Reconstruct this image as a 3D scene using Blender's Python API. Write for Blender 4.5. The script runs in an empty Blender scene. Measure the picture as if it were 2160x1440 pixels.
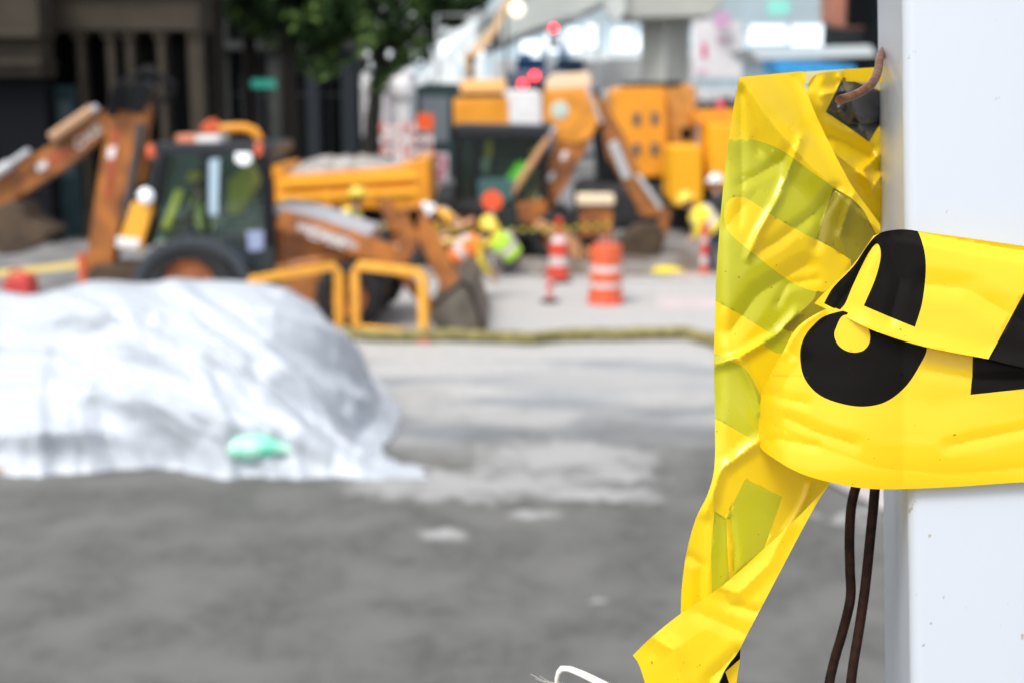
import bpy, bmesh, math, random
from mathutils import Vector, Matrix, noise
from mathutils.geometry import delaunay_2d_cdt
R = math.radians
random.seed(7)
S = bpy.context.scene
COL = S.collection

# ------------------------------------------------------------ camera
F = 2800.0                                  # focal length in photo pixels (2160 wide)
PITCH = math.atan(520.0 / F)
H = 3.2
cam_d = bpy.data.cameras.new("camera"); cam = bpy.data.objects.new("camera", cam_d); COL.objects.link(cam)
S.camera = cam
cam.location = (0, 0, H); cam.rotation_euler = (math.pi / 2 - PITCH, 0, 0)
cam_d.sensor_width = 36; cam_d.lens = 36 * F / 2160
cam_d.clip_start = 0.02; cam_d.clip_end = 2000
cam_d.dof.use_dof = True; cam_d.dof.focus_distance = 0.398
cam_d.dof.aperture_fstop = 12.8; cam_d.dof.aperture_blades = 9
# ------------------------------------------------------------ light: bright overcast
w = bpy.data.worlds.new("World"); S.world = w; w.use_nodes = True
nt = w.node_tree; nt.nodes.clear()
sky = nt.nodes.new("ShaderNodeTexSky"); sky.sky_type = 'NISHITA'; sky.sun_disc = False
SUN_EL, SUN_AZ = R(57), R(216)              # azimuth clockwise from +Y
sky.sun_elevation = SUN_EL; sky.sun_rotation = SUN_AZ
sky.air_density = 1.0; sky.dust_density = 4.0; sky.ozone_density = 1.0
bg = nt.nodes.new("ShaderNodeBackground"); bg.inputs[1].default_value = 0.15
out = nt.nodes.new("ShaderNodeOutputWorld")
hs_ = nt.nodes.new('ShaderNodeHueSaturation'); hs_.inputs['Saturation'].default_value = .35   # cloud veil
nt.links.new(sky.outputs[0], hs_.inputs['Color']); nt.links.new(hs_.outputs[0], bg.inputs[0]); nt.links.new(bg.outputs[0], out.inputs[0])
sl = bpy.data.lights.new("sun", 'SUN'); sl.energy = 1.2; sl.angle = R(22); sl.color = (1, .97, .92)
so = bpy.data.objects.new("sun", sl); COL.objects.link(so)
sd = Vector((math.sin(SUN_AZ) * math.cos(SUN_EL), math.cos(SUN_AZ) * math.cos(SUN_EL), math.sin(SUN_EL)))
so.rotation_euler = sd.to_track_quat('Z', 'Y').to_euler(); so.location = (0, -5, 20)
S.view_settings.view_transform = 'Standard'; S.view_settings.look = 'None'
S.view_settings.exposure = 0.68; S.view_settings.gamma = 1
S.cycles.max_bounces = 6; S.cycles.transparent_max_bounces = 8

# ------------------------------------------------------------ pixel helpers
CP, SP = math.cos(PITCH), math.sin(PITCH)
def ray(px, py):
    u = (px - 1080) / F; v = (720 - py) / F
    return Vector((u, CP + v * SP, -SP + v * CP))
def W(px, py, Y):                            # point on the upright plane y = Y
    d = ray(px, py); t = Y / d.y
    return Vector((d.x * t, Y, H + d.z * t))
def G(px, py):                               # point on the ground
    d = ray(px, py); t = H / -d.z
    return Vector((d.x * t, d.y * t, 0))
def N(px, py, depth):                        # point at a depth along the view
    return Vector((0, 0, H)) + ray(px, py) * depth

# ------------------------------------------------------------ materials
MATS = {}
def mat(name, col, rough=.6, metal=0, var=.0, scale=3.0, col2=None, coat=0, emit=None, bump=0, spec=.5):
    if name in MATS: return MATS[name]
    m = bpy.data.materials.new(name); m.use_nodes = True; MATS[name] = m
    n = m.node_tree; b = n.nodes["Principled BSDF"]
    b.inputs["Base Color"].default_value = (*col, 1); b.inputs["Roughness"].default_value = rough
    b.inputs["Metallic"].default_value = metal; b.inputs["Coat Weight"].default_value = coat
    b.inputs["Specular IOR Level"].default_value = spec
    if emit:
        b.inputs["Emission Color"].default_value = (*col, 1); b.inputs["Emission Strength"].default_value = emit
    if var or col2 or bump:
        tc = n.nodes.new("ShaderNodeTexCoord"); nz = n.nodes.new("ShaderNodeTexNoise")
        nz.inputs["Scale"].default_value = scale; nz.inputs["Detail"].default_value = 6
        n.links.new(tc.outputs["Object"], nz.inputs["Vector"])
        if var or col2:
            cr = n.nodes.new("ShaderNodeValToRGB"); c2 = col2 or tuple(c * (1 - var) for c in col)
            cr.color_ramp.elements[0].position = .35; cr.color_ramp.elements[1].position = .62
            cr.color_ramp.elements[0].color = (*c2, 1); cr.color_ramp.elements[1].color = (*col, 1)
            n.links.new(nz.outputs["Fac"], cr.inputs[0]); n.links.new(cr.outputs[0], b.inputs["Base Color"])
        if bump:
            bp = n.nodes.new("ShaderNodeBump"); bp.inputs["Strength"].default_value = bump
            n.links.new(nz.outputs["Fac"], bp.inputs["Height"]); n.links.new(bp.outputs[0], b.inputs["Normal"])
    return m
def glass_mat():
    m = bpy.data.materials.new("tinted_glass"); m.use_nodes = True; n = m.node_tree; n.nodes.clear()
    o = n.nodes.new("ShaderNodeOutputMaterial"); t = n.nodes.new("ShaderNodeBsdfTransparent"); g = n.nodes.new("ShaderNodeBsdfGlossy")
    t.inputs[0].default_value = (.68, .84, .76, 1); g.inputs["Roughness"].default_value = .08
    x = n.nodes.new("ShaderNodeMixShader"); x.inputs[0].default_value = .05
    n.links.new(t.outputs[0], x.inputs[1]); n.links.new(g.outputs[0], x.inputs[2]); n.links.new(x.outputs[0], o.inputs[0])
    MATS["tinted_glass"] = m; return m
GLASS = glass_mat()
ORG = mat("machine_orange", (.44, .15, .022), .6, col2=(.16, .055, .018), scale=2.6, coat=.1)
YEL = mat("machine_yellow", (.82, .33, .018), .45, var=.2, scale=1.5, coat=.1)
AMB = mat("amber_plastic", (.88, .42, .05), .5, var=.15)
BLK = mat("black_metal", (.008, .009, .011), .55, spec=.2)
DRK = mat("dark_grey_metal", (.05, .055, .06), .5, var=.3)
RUB = mat("rubber", (.022, .023, .025), .85, var=.4, scale=5)
SIL = mat("silver_metal", (.75, .76, .78), .3, metal=.7)
WHT = mat("white_paint", (.82, .82, .82), .4, var=.1)
MUD = mat("muddy_steel", (.085, .055, .032), .8, var=.5, scale=3)
STL = mat("worn_steel", (.18, .16, .13), .55, metal=.4, var=.5)
REDP = mat("red_orange_plastic", (.68, .07, .035), .45, var=.15)
REDP2 = mat("pale_red_plastic", (.72, .28, .24), .55, var=.15)
ORGP = mat("safety_orange", (.66, .11, .035), .45, var=.1)
REFL = mat("white_reflective", (.62, .56, .56), .35, var=.1, scale=12)
YP = mat("yellow_plastic", (.85, .62, .08), .4, var=.1)
LIME = mat("lime_cloth", (.50, .85, .06), .8, var=.15)
VYEL = mat("yellow_cloth", (.88, .72, .05), .8, var=.15)
VORG = mat("orange_cloth", (.90, .22, .03), .8, var=.15)
NAVY = mat("navy_denim", (.03, .045, .09), .9, var=.3)
DCL = mat("dark_cloth", (.03, .03, .035), .9)
SKIN = mat("skin", (.55, .30, .20), .5)
HAIR = mat("dark_hair", (.03, .02, .015), .7)
RED = mat("red_lamp", (1, .03, .04), .4, emit=5)
RIM = mat("rim_paint", (.45, .16, .06), .6, var=.4)
REDDISH = mat("red_paint", (.55, .05, .04), .5, var=.3)

# ------------------------------------------------------------ object helpers
def tag(o, label=None, cat=None, group=None, kind=None):
    if label: o["label"] = label
    if cat: o["category"] = cat
    if group: o["group"] = group
    if kind: o["kind"] = kind
    return o
def empty(name, loc, label, cat, group=None):
    o = bpy.data.objects.new(name, None); COL.objects.link(o); o.location = loc; o.empty_display_size = .1
    return tag(o, label, cat, group)
class MB:
    def __init__(s): s.v = []; s.f = []; s.m = []
    def add(s, vs, fs, mi=0):
        k = len(s.v); s.v += [Vector(q) for q in vs]; s.f += [[i + k for i in f] for f in fs]; s.m += [mi] * len(fs); return s
    def box(s, c, d, rz=0, mi=0, ry=0, rx=0):
        M = Matrix.Rotation(rz, 3, 'Z') @ Matrix.Rotation(ry, 3, 'Y') @ Matrix.Rotation(rx, 3, 'X')
        vs = [Vector(c) + M @ Vector((x * d[0] / 2, y * d[1] / 2, z * d[2] / 2)) for x in (-1, 1) for y in (-1, 1) for z in (-1, 1)]
        return s.add(vs, [[0, 1, 3, 2], [4, 6, 7, 5], [0, 4, 5, 1], [2, 3, 7, 6], [0, 2, 6, 4], [1, 5, 7, 3]], mi)
    def bar(s, a, b, wd, th=None, mi=0):    # square bar between points
        return s.tube([a, b], wd / 2, 4, mi)
    def tube(s, pts, r, n=8, mi=0, close=False):
        pts = [Vector(p) for p in pts]; rs = r if isinstance(r, (list, tuple)) else [r] * len(pts)
        vs = []; fs = []; up = None
        for i, p in enumerate(pts):
            a = pts[i - 1] if i else (pts[-1] if close else p); b = pts[(i + 1) % len(pts)] if (i < len(pts) - 1 or close) else p
            t = (b - a).normalized()
            if up is None: up = Vector((0, 0, 1)) if abs(t.z) < .9 else Vector((0, 1, 0))
            x = t.cross(up).normalized(); y = x.cross(t).normalized(); up = y
            for k in range(n):
                an = 2 * math.pi * (k + .5) / n
                vs.append(p + (x * math.cos(an) + y * math.sin(an)) * rs[i])
        L = len(pts)
        for i in range(L if close else L - 1):
            j = (i + 1) % L
            for k in range(n): fs.append([i * n + k, i * n + (k + 1) % n, j * n + (k + 1) % n, j * n + k])
        if not close: fs += [list(range(n))[::-1], [(L - 1) * n + k for k in range(n)]]
        return s.add(vs, fs, mi)
    def lathe(s, c, prof, n=24, axis='Z', mi=0, mis=None):
        vs = []; fs = []; c = Vector(c)
        for r, h in prof:
            for k in range(n):
                a = 2 * math.pi * k / n
                q = (r * math.cos(a), r * math.sin(a), h)
                if axis == 'Y': q = (q[0], h, q[1])
                if axis == 'X': q = (h, q[0], q[1])
                vs.append(c + Vector(q))
        base = len(s.f)
        for i in range(len(prof) - 1):
            for k in range(n): fs.append([i * n + k, i * n + (k + 1) % n, (i + 1) * n + (k + 1) % n, (i + 1) * n + k])
        s.add(vs, fs, mi)
        if mis:
            for i in range(len(prof) - 1):
                for k in range(n): s.m[base + i * n + k] = mis[i]
        return s
    def prism(s, pts, y0, y1, mi=0):         # pts = (x, z) outline, extruded along y
        n = len(pts)
        vs = [(p[0], y0, p[1]) for p in pts] + [(p[0], y1, p[1]) for p in pts]
        fs = [list(range(n)), list(range(2 * n - 1, n - 1, -1))] + [[i, i + n, (i + 1) % n + n, (i + 1) % n] for i in range(n)]
        return s.add(vs, fs, mi)
    def pp(s, pix, Y, th, mi=0, Yref=None):  # prism outlined in photo pixels on plane Y
        return s.prism([(lambda q: (q.x, q.z))(W(a, b, Yref or Y)) for a, b in pix], Y, Y + th, mi)
    def pl(s, pts, wpx, Y, th, mi=0):        # arm: polyline in pixels with widths -> prism
        q = [W(a, b, Y) for a, b in pts]; k = (wpx if isinstance(wpx, (list, tuple)) else [wpx] * len(pts))
        sc = Y / F; L = []; Rr = []
        for i, p in enumerate(q):
            t = (q[min(i + 1, len(q) - 1)] - q[max(i - 1, 0)]); t.y = 0; t.normalize()
            nn = Vector((-t.z, 0, t.x)) * k[i] * sc / 2
            L.append(p + nn); Rr.append(p - nn)
        return s.prism([(v.x, v.z) for v in L + Rr[::-1]], Y, Y + th, mi)
    def ball(s, c, r, n=12, sc=(1, 1, 1), mi=0):
        prof = [(max(1e-4, r * math.sin(math.pi * i / (n // 2 + 2))), -r * math.cos(math.pi * i / (n // 2 + 2))) for i in range(n // 2 + 3)]
        vs = []; k0 = len(s.v); s.lathe((0, 0, 0), prof, n, mi=mi)
        for i in range(k0, len(s.v)): s.v[i] = Vector((s.v[i].x * sc[0], s.v[i].y * sc[1], s.v[i].z * sc[2])) + Vector(c)
        return s
    def build(s, name, m, parent=None, smooth=False, bevel=0, label=None, loc=None):
        me = bpy.data.meshes.new(name); off = Vector(loc) if loc is not None else (parent_loc(parent) if parent else Vector((0, 0, 0)))
        me.from_pydata([v - off for v in s.v], [], s.f)
        for mm in (m if isinstance(m, (list, tuple)) else [m]): me.materials.append(mm)
        me.polygons.foreach_set("material_index", s.m)
        bm = bmesh.new(); bm.from_mesh(me); bmesh.ops.recalc_face_normals(bm, faces=bm.faces); bm.to_mesh(me); bm.free()
        if smooth:
            me.polygons.foreach_set("use_smooth", [True] * len(me.polygons)); 
            try: me.set_sharp_from_angle(angle=R(40))
            except Exception: pass
        o = bpy.data.objects.new(name, me); COL.objects.link(o)
        if parent: o.parent = parent
        elif loc is not None: o.location = loc
        if bevel:
            b = o.modifiers.new("bevel", 'BEVEL'); b.width = bevel; b.segments = 2; b.limit_method = 'ANGLE'
        if label: o["label"] = label
        return o
def parent_loc(o):
    v = Vector((0, 0, 0))
    while o: v = v + o.location; o = o.parent
    return v
def copy_tree(o, parent=None):
    c = o.copy(); COL.objects.link(c); c.parent = parent
    for ch in [x for x in bpy.data.objects if x.parent == o]: copy_tree(ch, c)
    return c
def text_part(name, txt, size, loc, m, parent, rx=math.pi / 2, ry=0, shear=0, ext=.004):
    cu = bpy.data.curves.new(name, 'FONT'); cu.body = txt; cu.size = size; cu.extrude = ext; cu.shear = shear
    cu.align_x = 'CENTER'; cu.align_y = 'CENTER'
    t = bpy.data.objects.new("tmp", cu); COL.objects.link(t)
    dg = bpy.context.evaluated_depsgraph_get(); me = bpy.data.meshes.new_from_object(t.evaluated_get(dg))
    bpy.data.objects.remove(t); me.materials.clear(); me.materials.append(m); me.name = name
    o = bpy.data.objects.new(name, me); COL.objects.link(o); o.parent = parent
    o.location = Vector(loc) - parent_loc(parent); o.rotation_euler = (rx, ry, 0)
    return o

# ============================================================ GROUND
def ground_mat():
    m = bpy.data.materials.new("street_surface"); m.use_nodes = True; n = m.node_tree; b = n.nodes["Principled BSDF"]
    L = n.links.new
    geo = n.nodes.new("ShaderNodeNewGeometry"); sep = n.nodes.new("ShaderNodeSeparateXYZ"); L(geo.outputs["Position"], sep.inputs[0])
    def math_(op, a, c=None, clamp=False):
        q = n.nodes.new("ShaderNodeMath"); q.operation = op; q.use_clamp = clamp
        for i, x in enumerate((a, c)):
            if x is None: continue
            if isinstance(x, (int, float)): q.inputs[i].default_value = x
            else: L(x, q.inputs[i])
        return q.outputs[0]
    def noise_(scale, det=5, sx=1, sy=1, rough=.55):
        mp = n.nodes.new("ShaderNodeMapping"); mp.inputs["Scale"].default_value = (sx, sy, 1); L(geo.outputs["Position"], mp.inputs[0])
        q = n.nodes.new("ShaderNodeTexNoise"); q.inputs["Scale"].default_value = scale; q.inputs["Detail"].default_value = det
        q.inputs["Roughness"].default_value = rough; L(mp.outputs[0], q.inputs["Vector"]); return q.outputs["Fac"]
    def mix(f, a, c):
        q = n.nodes.new("ShaderNodeMix"); q.data_type = 'RGBA'; L(f, q.inputs[0])
        for i, x in ((6, a), (7, c)):
            if isinstance(x, tuple): q.inputs[i].default_value = (*x, 1)
            else: L(x, q.inputs[i])
        return q.outputs[2]
    def sstep(v, a, c):
        q = n.nodes.new("ShaderNodeMapRange"); q.interpolation_type = 'SMOOTHSTEP'
        L(v, q.inputs[0]); q.inputs[1].default_value = a; q.inputs[2].default_value = c; return q.outputs[0]
    # darker concrete by the camera, paler concrete further on, ragged border
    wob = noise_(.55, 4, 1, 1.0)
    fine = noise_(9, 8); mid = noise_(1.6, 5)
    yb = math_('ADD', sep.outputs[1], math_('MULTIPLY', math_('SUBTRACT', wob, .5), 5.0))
    pale_mask = sstep(yb, 10.7, 14.6)
    patches = None
    PT = [(1000, 1020, 1.05, .45), (1190, 960, .75, .5), (1128, 1084, .2, .10), (935, 1125, .2, .12), (1250, 1040, .5, .25), (1120, 880, .5, .4),
          (1300, 800, 1.5, .6), (1250, 1265, .08, .05), (900, 740, 2.6, .5), (1280, 1000, .4, .2), (1810, 1090, .35, .12)]
    wx = math_('MULTIPLY', math_('SUBTRACT', noise_(2.2, 6), .5), 1.5); wy = math_('MULTIPLY', math_('SUBTRACT', noise_(2.9, 6, 1.3), .5), 1.3)
    for (px, py, rx, ry) in PT:
        g = G(px, py)
        dx = math_('DIVIDE', math_('ADD', math_('SUBTRACT', sep.outputs[0], g.x), wx if rx > .3 else math_('MULTIPLY', wx, .3)), rx)
        dy = math_('DIVIDE', math_('ADD', math_('SUBTRACT', sep.outputs[1], g.y), wy if rx > .3 else math_('MULTIPLY', wy, .3)), ry)
        d = math_('ADD', math_('MULTIPLY', dx, dx), math_('MULTIPLY', dy, dy))
        q = n.nodes.new("ShaderNodeMapRange"); q.interpolation_type = 'SMOOTHSTEP'; L(d, q.inputs[0])
        q.inputs[1].default_value = 1.7; q.inputs[2].default_value = .1
        patches = q.outputs[0] if patches is None else math_('MAXIMUM', patches, q.outputs[0])
    near_tone = mix(sstep(fine, .3, .7), (.072, .073, .067), (.108, .109, .102))
    near_tone = mix(sstep(mid, .35, .68), near_tone, (.135, .135, .127))
    pale_tone = mix(sstep(fine, .3, .7), (.37, .368, .36), (.46, .457, .447))
    blue = mix(sstep(noise_(.9, 4, .6, 1.4), .40, .62), pale_tone, (.235, .252, .27))
    c1 = mix(pale_mask, near_tone, blue)
    c2 = mix(math_('MULTIPLY', patches, math_('ADD', .45, math_('MULTIPLY', noise_(3.5, 6, .7, 1.5), .75)), True), c1, (.36, .36, .355))
    # clean pale slab beyond the sock, asphalt up the street
    far = sstep(sep.outputs[1], 15.9, 16.1); c3 = mix(far, c2, pale_tone)
    asp = math_('MAXIMUM', sstep(sep.outputs[1], 23.5, 24.5), math_('MULTIPLY', sstep(sep.outputs[1], 15.5, 16.5), sstep(math_('MULTIPLY', sep.outputs[0], -1), 3.0, 3.6)))
    c4 = mix(asp, c3, mix(sstep(mid, .3, .7), (.13, .13, .13), (.26, .255, .25)))
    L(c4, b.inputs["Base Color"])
    rg = n.nodes.new("ShaderNodeMapRange"); L(fine, rg.inputs[0]); rg.inputs[3].default_value = .55; rg.inputs[4].default_value = .85
    L(rg.outputs[0], b.inputs["Roughness"])
    bp = n.nodes.new("ShaderNodeBump"); bp.inputs["Strength"].default_value = .25; L(fine, bp.inputs["Height"]); L(bp.outputs[0], b.inputs["Normal"])
    return m
g = MB()
g.add([(-700, -60, 0), (700, -60, 0), (700, 1400, 0), (-700, 1400, 0)], [[0, 1, 2, 3]])
o = g.build("ground", ground_mat()); tag(o, "grey concrete street surface with pale patches", "street", kind="structure")
# slab of pavement at the right and saw-cut joint lines
pv = MB()
CONC = mat("pale_concrete", (.46, .45, .44), .8, var=.2, scale=2, bump=.1)
pts = [G(1740, 1010), G(1900, 1098), G(2500, 1420), G(2600, 900), G(2100, 800), G(1700, 960)]
pv.add([(p.x, p.y, .004) for p in pts], [list(range(6))])
pv.build("pavement", mat("pinkish_pavement", (.46, .42, .42), .8, var=.15, scale=2))
tag(bpy.data.objects["pavement"], "pinkish concrete pavement slab beside the white post", "pavement", kind="structure")
ed = MB(); a, b_ = G(1735, 1012), G(2500, 1425)
ed.tube([(a.x, a.y, .01), (b_.x, b_.y, .01)], .014, 6)
tag(ed.build("pavement_joint", mat("joint_dark", (.05, .05, .05), .9)), "dark joint along the edge of the pinkish pavement slab", "joint", kind="structure")
# dug-up work area beyond the near lane: low kerb, soil
kb = MB(); kb.box((2.5, 22.95, .045), (17, .16, .09))
tag(kb.build("kerb", CONC), "low concrete kerb along the dug-up lane", "kerb", kind="structure")
dg = MB(); nx, ny = 70, 24; vs = []; fs = []
for j in range(ny + 1):
    for i in range(nx + 1):
        x = -5 + 16 * i / nx; y = 23.05 + 4.5 * j / ny
        e = min(1, min(i, nx - i) / 8, min(j, ny - j) / 3)
        z = e * (.05 + .22 * max(0, noise.noise(Vector((x * .8, y * .9, 1)))) + .1 * max(0, noise.noise(Vector((x * 2.4, y * 2.4, 5))) + .2))
        if i > 38: z += e * .28 * math.exp(-((x - 5.2) / 1.6) ** 2)
        vs.append((x, y, z))
for j in range(ny):
    for i in range(nx): k = j * (nx + 1) + i; fs.append([k, k + 1, k + nx + 2, k + nx + 1])
dg.add(vs, fs); tag(dg.build("dug_up_soil", mat("soil", (.13, .10, .075), .95, col2=(.26, .245, .23), scale=1.4, bump=.6), smooth=True),
    "brown broken soil and rubble of the excavated lane", "soil", kind="stuff")
pk = MB(); a = G(1385, 655); b_ = G(1385, 626)
pk.add([(a.x, a.y, .004), (a.x + 2.2, a.y, .004), (a.x + 2.4, b_.y, .004), (b_.x, b_.y, .004)], [[0, 1, 2, 3]])
tag(pk.build("road_patch", mat("pink_patch", (.52, .45, .455), .8, var=.1)), "pinkish rectangular repair patch in the pale slab", "road patch", kind="structure")

# ============================================================ LEFT BUILDINGS
STONE = mat("brown_stone", (.045, .036, .024), .9, var=.35, scale=1.2, bump=.3)
STONE_D = mat("dark_stone", (.035, .03, .025), .85, var=.35, scale=1.2, spec=.08)
DGL = mat("dark_window_glass", (.003, .004, .005), .3, spec=.1)
TEAL = mat("teal_door_paint", (.03, .07, .085), .5, var=.3)
Y = 30.0
bl = empty("stone_building", W(250, 490, Y) * 1, "brown stone building with narrow pilasters and dark shopfront windows behind the near backhoe", "building")
bl.location.z = 0
def xr(px, Y): return W(px, 400, Y).x
def zr(py, Y): return W(1080, py, Y).z
x0, x1 = xr(-260, Y), xr(440, Y)
mb = MB(); mb.box(((x0 + x1) / 2, Y + 1.7, 7), (x1 - x0, 1.2, 14)); mb.build("wall", STONE_D, bl)
mb = MB(); mb.box(((x0 + x1) / 2, Y + .9, 2.6), (x1 - x0 - .1, .1, 5.2)); mb.build("shopfront_glass", DGL, bl)
mb = MB(); zb = zr(66, Y); mb.box(((x0 + x1) / 2, Y + .5, zb + 1.3), (x1 - x0, 1.4, 2.6))
mb.box(((x0 + x1) / 2, Y + .4, zb + .9), (x1 - x0 + .1, 1.5, .22)); mb.build("lintel_beam", STONE, bl, bevel=.02)
for px in (188, 250, 290, 355, 425):
    q = MB(); xx = xr(px, Y); q.box((xx, Y + .1, zb / 2), (.17 if px != 425 else .32, .35, zb)); q.box((xx, Y + .08, zb - .1), (.3, .42, .16)); q.box((xx, Y + .08, .3), (.3, .42, .6))
    q.build("pilaster", STONE, bl, bevel=.02)
for px, wd in ((80, 62), (138, 50)):
    q = MB(); xx = xr(px, Y); ww = wd / 92; q.box((xx, Y + .35, 1.7), (ww, .08, 3.4)); d_ = q.build("door", TEAL, bl)
    q = MB(); q.box((xx, Y + .29, 2.2), (ww * .55, .03, 1.7)); q.build("pane", mat("pale_glass", (.12, .17, .19), .2), d_)
q = MB(); Yc = 28.5; xa, xb = xr(-300, Yc), xr(100, Yc)
for (ya, yb, dep) in ((-80, 62, .9), (62, 80, 1.1), (80, 128, .85), (128, 140, 1.15), (140, 162, 1.0)):
    za, zb2 = zr(yb, Yc), zr(ya, Yc); q.box(((xa + xb) / 2, Yc + 1 - dep / 2, (za + zb2) / 2), (xb - xa + (dep - .85) * .4, dep, zb2 - za))
q.build("corner_entablature", STONE, bl, bevel=.02, label="thick moulded stone corner block above the dark doorway")
q = MB(); q.box((xr(40, Yc), Yc + .7, zr(162, Yc) / 2), (1.1, .6, zr(162, Yc))); q.build("corner_pier", mat("black_stone", (.008, .009, .011), .8, spec=.08), bl)
# second building: dark glazed shops going on to the corner
Y = 44.0
b2 = empty("dark_shop_building", (xr(600, Y), Y, 0), "dark glazed shop building behind the street trees", "building")
x0, x1 = xr(380, Y), xr(748, Y)
mb = MB(); mb.box(((x0 + x1) / 2, Y + 1.8, 8), (x1 - x0, 1.6, 16)); mb.build("wall", mat("charcoal_wall", (.012, .014, .015), .8, var=.3, spec=.08), b2)
for px in (470, 580, 660, 735):
    q = MB(); q.box((xr(px, Y), Y + .75, 4), (.45, .5, 8)); q.build("column", mat("grey_column", (.04, .045, .042), .9, var=.3) if px < 600 else mat("slate_column", (.022, .028, .034), .8, spec=.2), b2)
for px in (505, 545, 620, 690):
    q = MB(); q.box((xr(px, Y), Y + .98, 2.1), (.9, .06, 3.6)); w_ = q.build("window", DGL, b2)
    q = MB()
    for k in (-.45, 0, .45): q.box((xr(px, Y) + k, Y + .94, 2.1), (.05, .05, 3.6))
    q.box((xr(px, Y), Y + .94, 3.2), (.95, .05, .06)); q.build("frame", DRK, w_)
q = MB(); q.box((xr(600, Y), Y + .5, zr(95, Y)), (5.6, .5, .25)); q.build("ledge", mat("grey_column", (0, 0, 0)), b2)
sg = empty("street_name_sign", (xr(563, 31), 31, 0), "small green street name sign on a thin pole before the dark shops", "sign")
q = MB(); q.box((xr(563, 31), 31, zr(177, 31)), (.56, .03, .2)); q.build("sign_plate", mat("sign_green", (.01, .28, .2), .4), sg)
q = MB(); q.tube([(xr(545, 31), 31.05, 0), (xr(545, 31), 31.05, zr(160, 31))], .035); q.build("pole", BLK, sg)

# ============================================================ TREES
BARK = mat("bark", (.016, .013, .010), .98, var=.5, scale=6, bump=.6)
LEAF = [mat("leaf_dark", (.012, .028, .010), .7, spec=.15), mat("leaf_mid", (.028, .065, .018), .7, spec=.2), mat("leaf_light", (.13, .22, .05), .6, spec=.3)]
def tree(name, base, trunk_pts, r0, blobs, n, leaf, label, seed, group="street trees"):
    rnd = random.Random(seed)
    t = empty(name, base, label, "tree", group)
    q = MB(); k = len(trunk_pts); q.tube(trunk_pts, [r0 * (1 - .6 * i / (k - 1)) for i in range(k)], 10)
    tp = Vector(trunk_pts[-1]); mid = Vector(trunk_pts[-2])
    for c, rr in blobs:
        c = Vector(c); m1 = mid.lerp(c, .5) + Vector((rnd.uniform(-.2, .2), rnd.uniform(-.2, .2), .1))
        q.tube([mid.lerp(tp, rnd.random()), m1, c], [r0 * .4, r0 * .22, r0 * .07], 6)
    q.build("trunk", BARK, t, smooth=True)
    c = MB(); tot = sum(b[1] ** 2 for b in blobs)
    for bc, rr in blobs:
        for _ in range(int(n * rr * rr / tot)):
            d = Vector((rnd.gauss(0, 1), rnd.gauss(0, 1), rnd.gauss(0, 1))).normalized() * rr * (rnd.random() ** .4)
            p = Vector(bc) + d
            if noise.noise(p * 1.1 + Vector((seed, 0, 0))) < -.12: continue
            a = Vector((rnd.gauss(0, 1), rnd.gauss(0, 1), rnd.gauss(0, 1))).normalized(); b = a.orthogonal().normalized(); e = a.cross(b)
            s = leaf * rnd.uniform(.6, 1.3); mi = min(2, max(0, int(1 + noise.noise(p * .8) * 2.4 + rnd.uniform(-.6, .6) + .4)))
            c.add([p - b * s, p + e * s * .5, p + b * s, p - e * s * .5], [[0, 1, 2, 3]], mi)
    c.build("crown", LEAF, t)
    return t
def bb(px, py, Y, r, dy=0): v = W(px, py, Y + dy); return ((v.x, v.y, v.z), r)
Yt = 60
tree("street_tree", (xr(790, Yt), Yt, 0), [(xr(782, Yt), Yt, 0), (xr(790, Yt), Yt, 2.2), (xr(803, Yt), Yt, 4.2), (xr(822, Yt), Yt, 6.2)], .46,
     [bb(700, 30, Yt, 1.7), bb(780, 30, Yt, 1.9), bb(860, 10, Yt, 1.8), bb(930, -10, Yt, 1.5), bb(800, 90, Yt, 1.1), bb(850, -80, Yt, 2.4), bb(975, -25, Yt, 1.4, 1), bb(745, -70, Yt, 2.2), bb(900, 45, Yt, 1.2), bb(690, 100, Yt, 1.1), bb(835, 140, Yt, .9), bb(800, 170, Yt, .7), bb(880, 95, Yt, 1.0), bb(740, 120, Yt, 1.0), bb(1000, 10, Yt, .6), bb(640, 20, Yt, 1.7), bb(960, 30, Yt, .7)],
     15000, .19, "green street tree with a leaning slim trunk at the end of the dark shops", 3)
Yt = 33
tree("street_tree", (xr(617, Yt), Yt, 0), [(xr(617, Yt), Yt, 0), (xr(617, Yt), Yt, 3), (xr(613, Yt), Yt, 6), (xr(611, Yt), Yt, 8.5)], .27,
     [bb(690, 20, Yt, .85), bb(560, 10, Yt, .8), bb(640, 70, Yt, .65), bb(700, 75, Yt, .5), bb(620, -60, Yt, 1.4), bb(760, -30, Yt, 1.0, 1), bb(520, -50, Yt, .9), bb(680, 120, Yt, .6), bb(730, 60, Yt, .8), bb(660, -10, Yt, 1.2)],
     9000, .12, "tall street tree with thick near-black trunk just right of the near backhoe cab", 5)
Yt = 36
tree("street_tree", (xr(538, Yt), Yt, 0), [(xr(538, Yt), Yt, 0), (xr(538, Yt), Yt, 3), (xr(535, Yt), Yt, 6), (xr(537, Yt), Yt, 8.5)], .25,
     [bb(500, 0, Yt, .7), bb(580, -40, Yt, 1.3), bb(470, -60, Yt, 1.1), bb(600, 40, Yt, .9), bb(650, 100, Yt, .8), bb(540, 30, Yt, .6)],
     5000, .12, "dark street tree trunk rising directly behind the near backhoe cab", 8)

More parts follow.
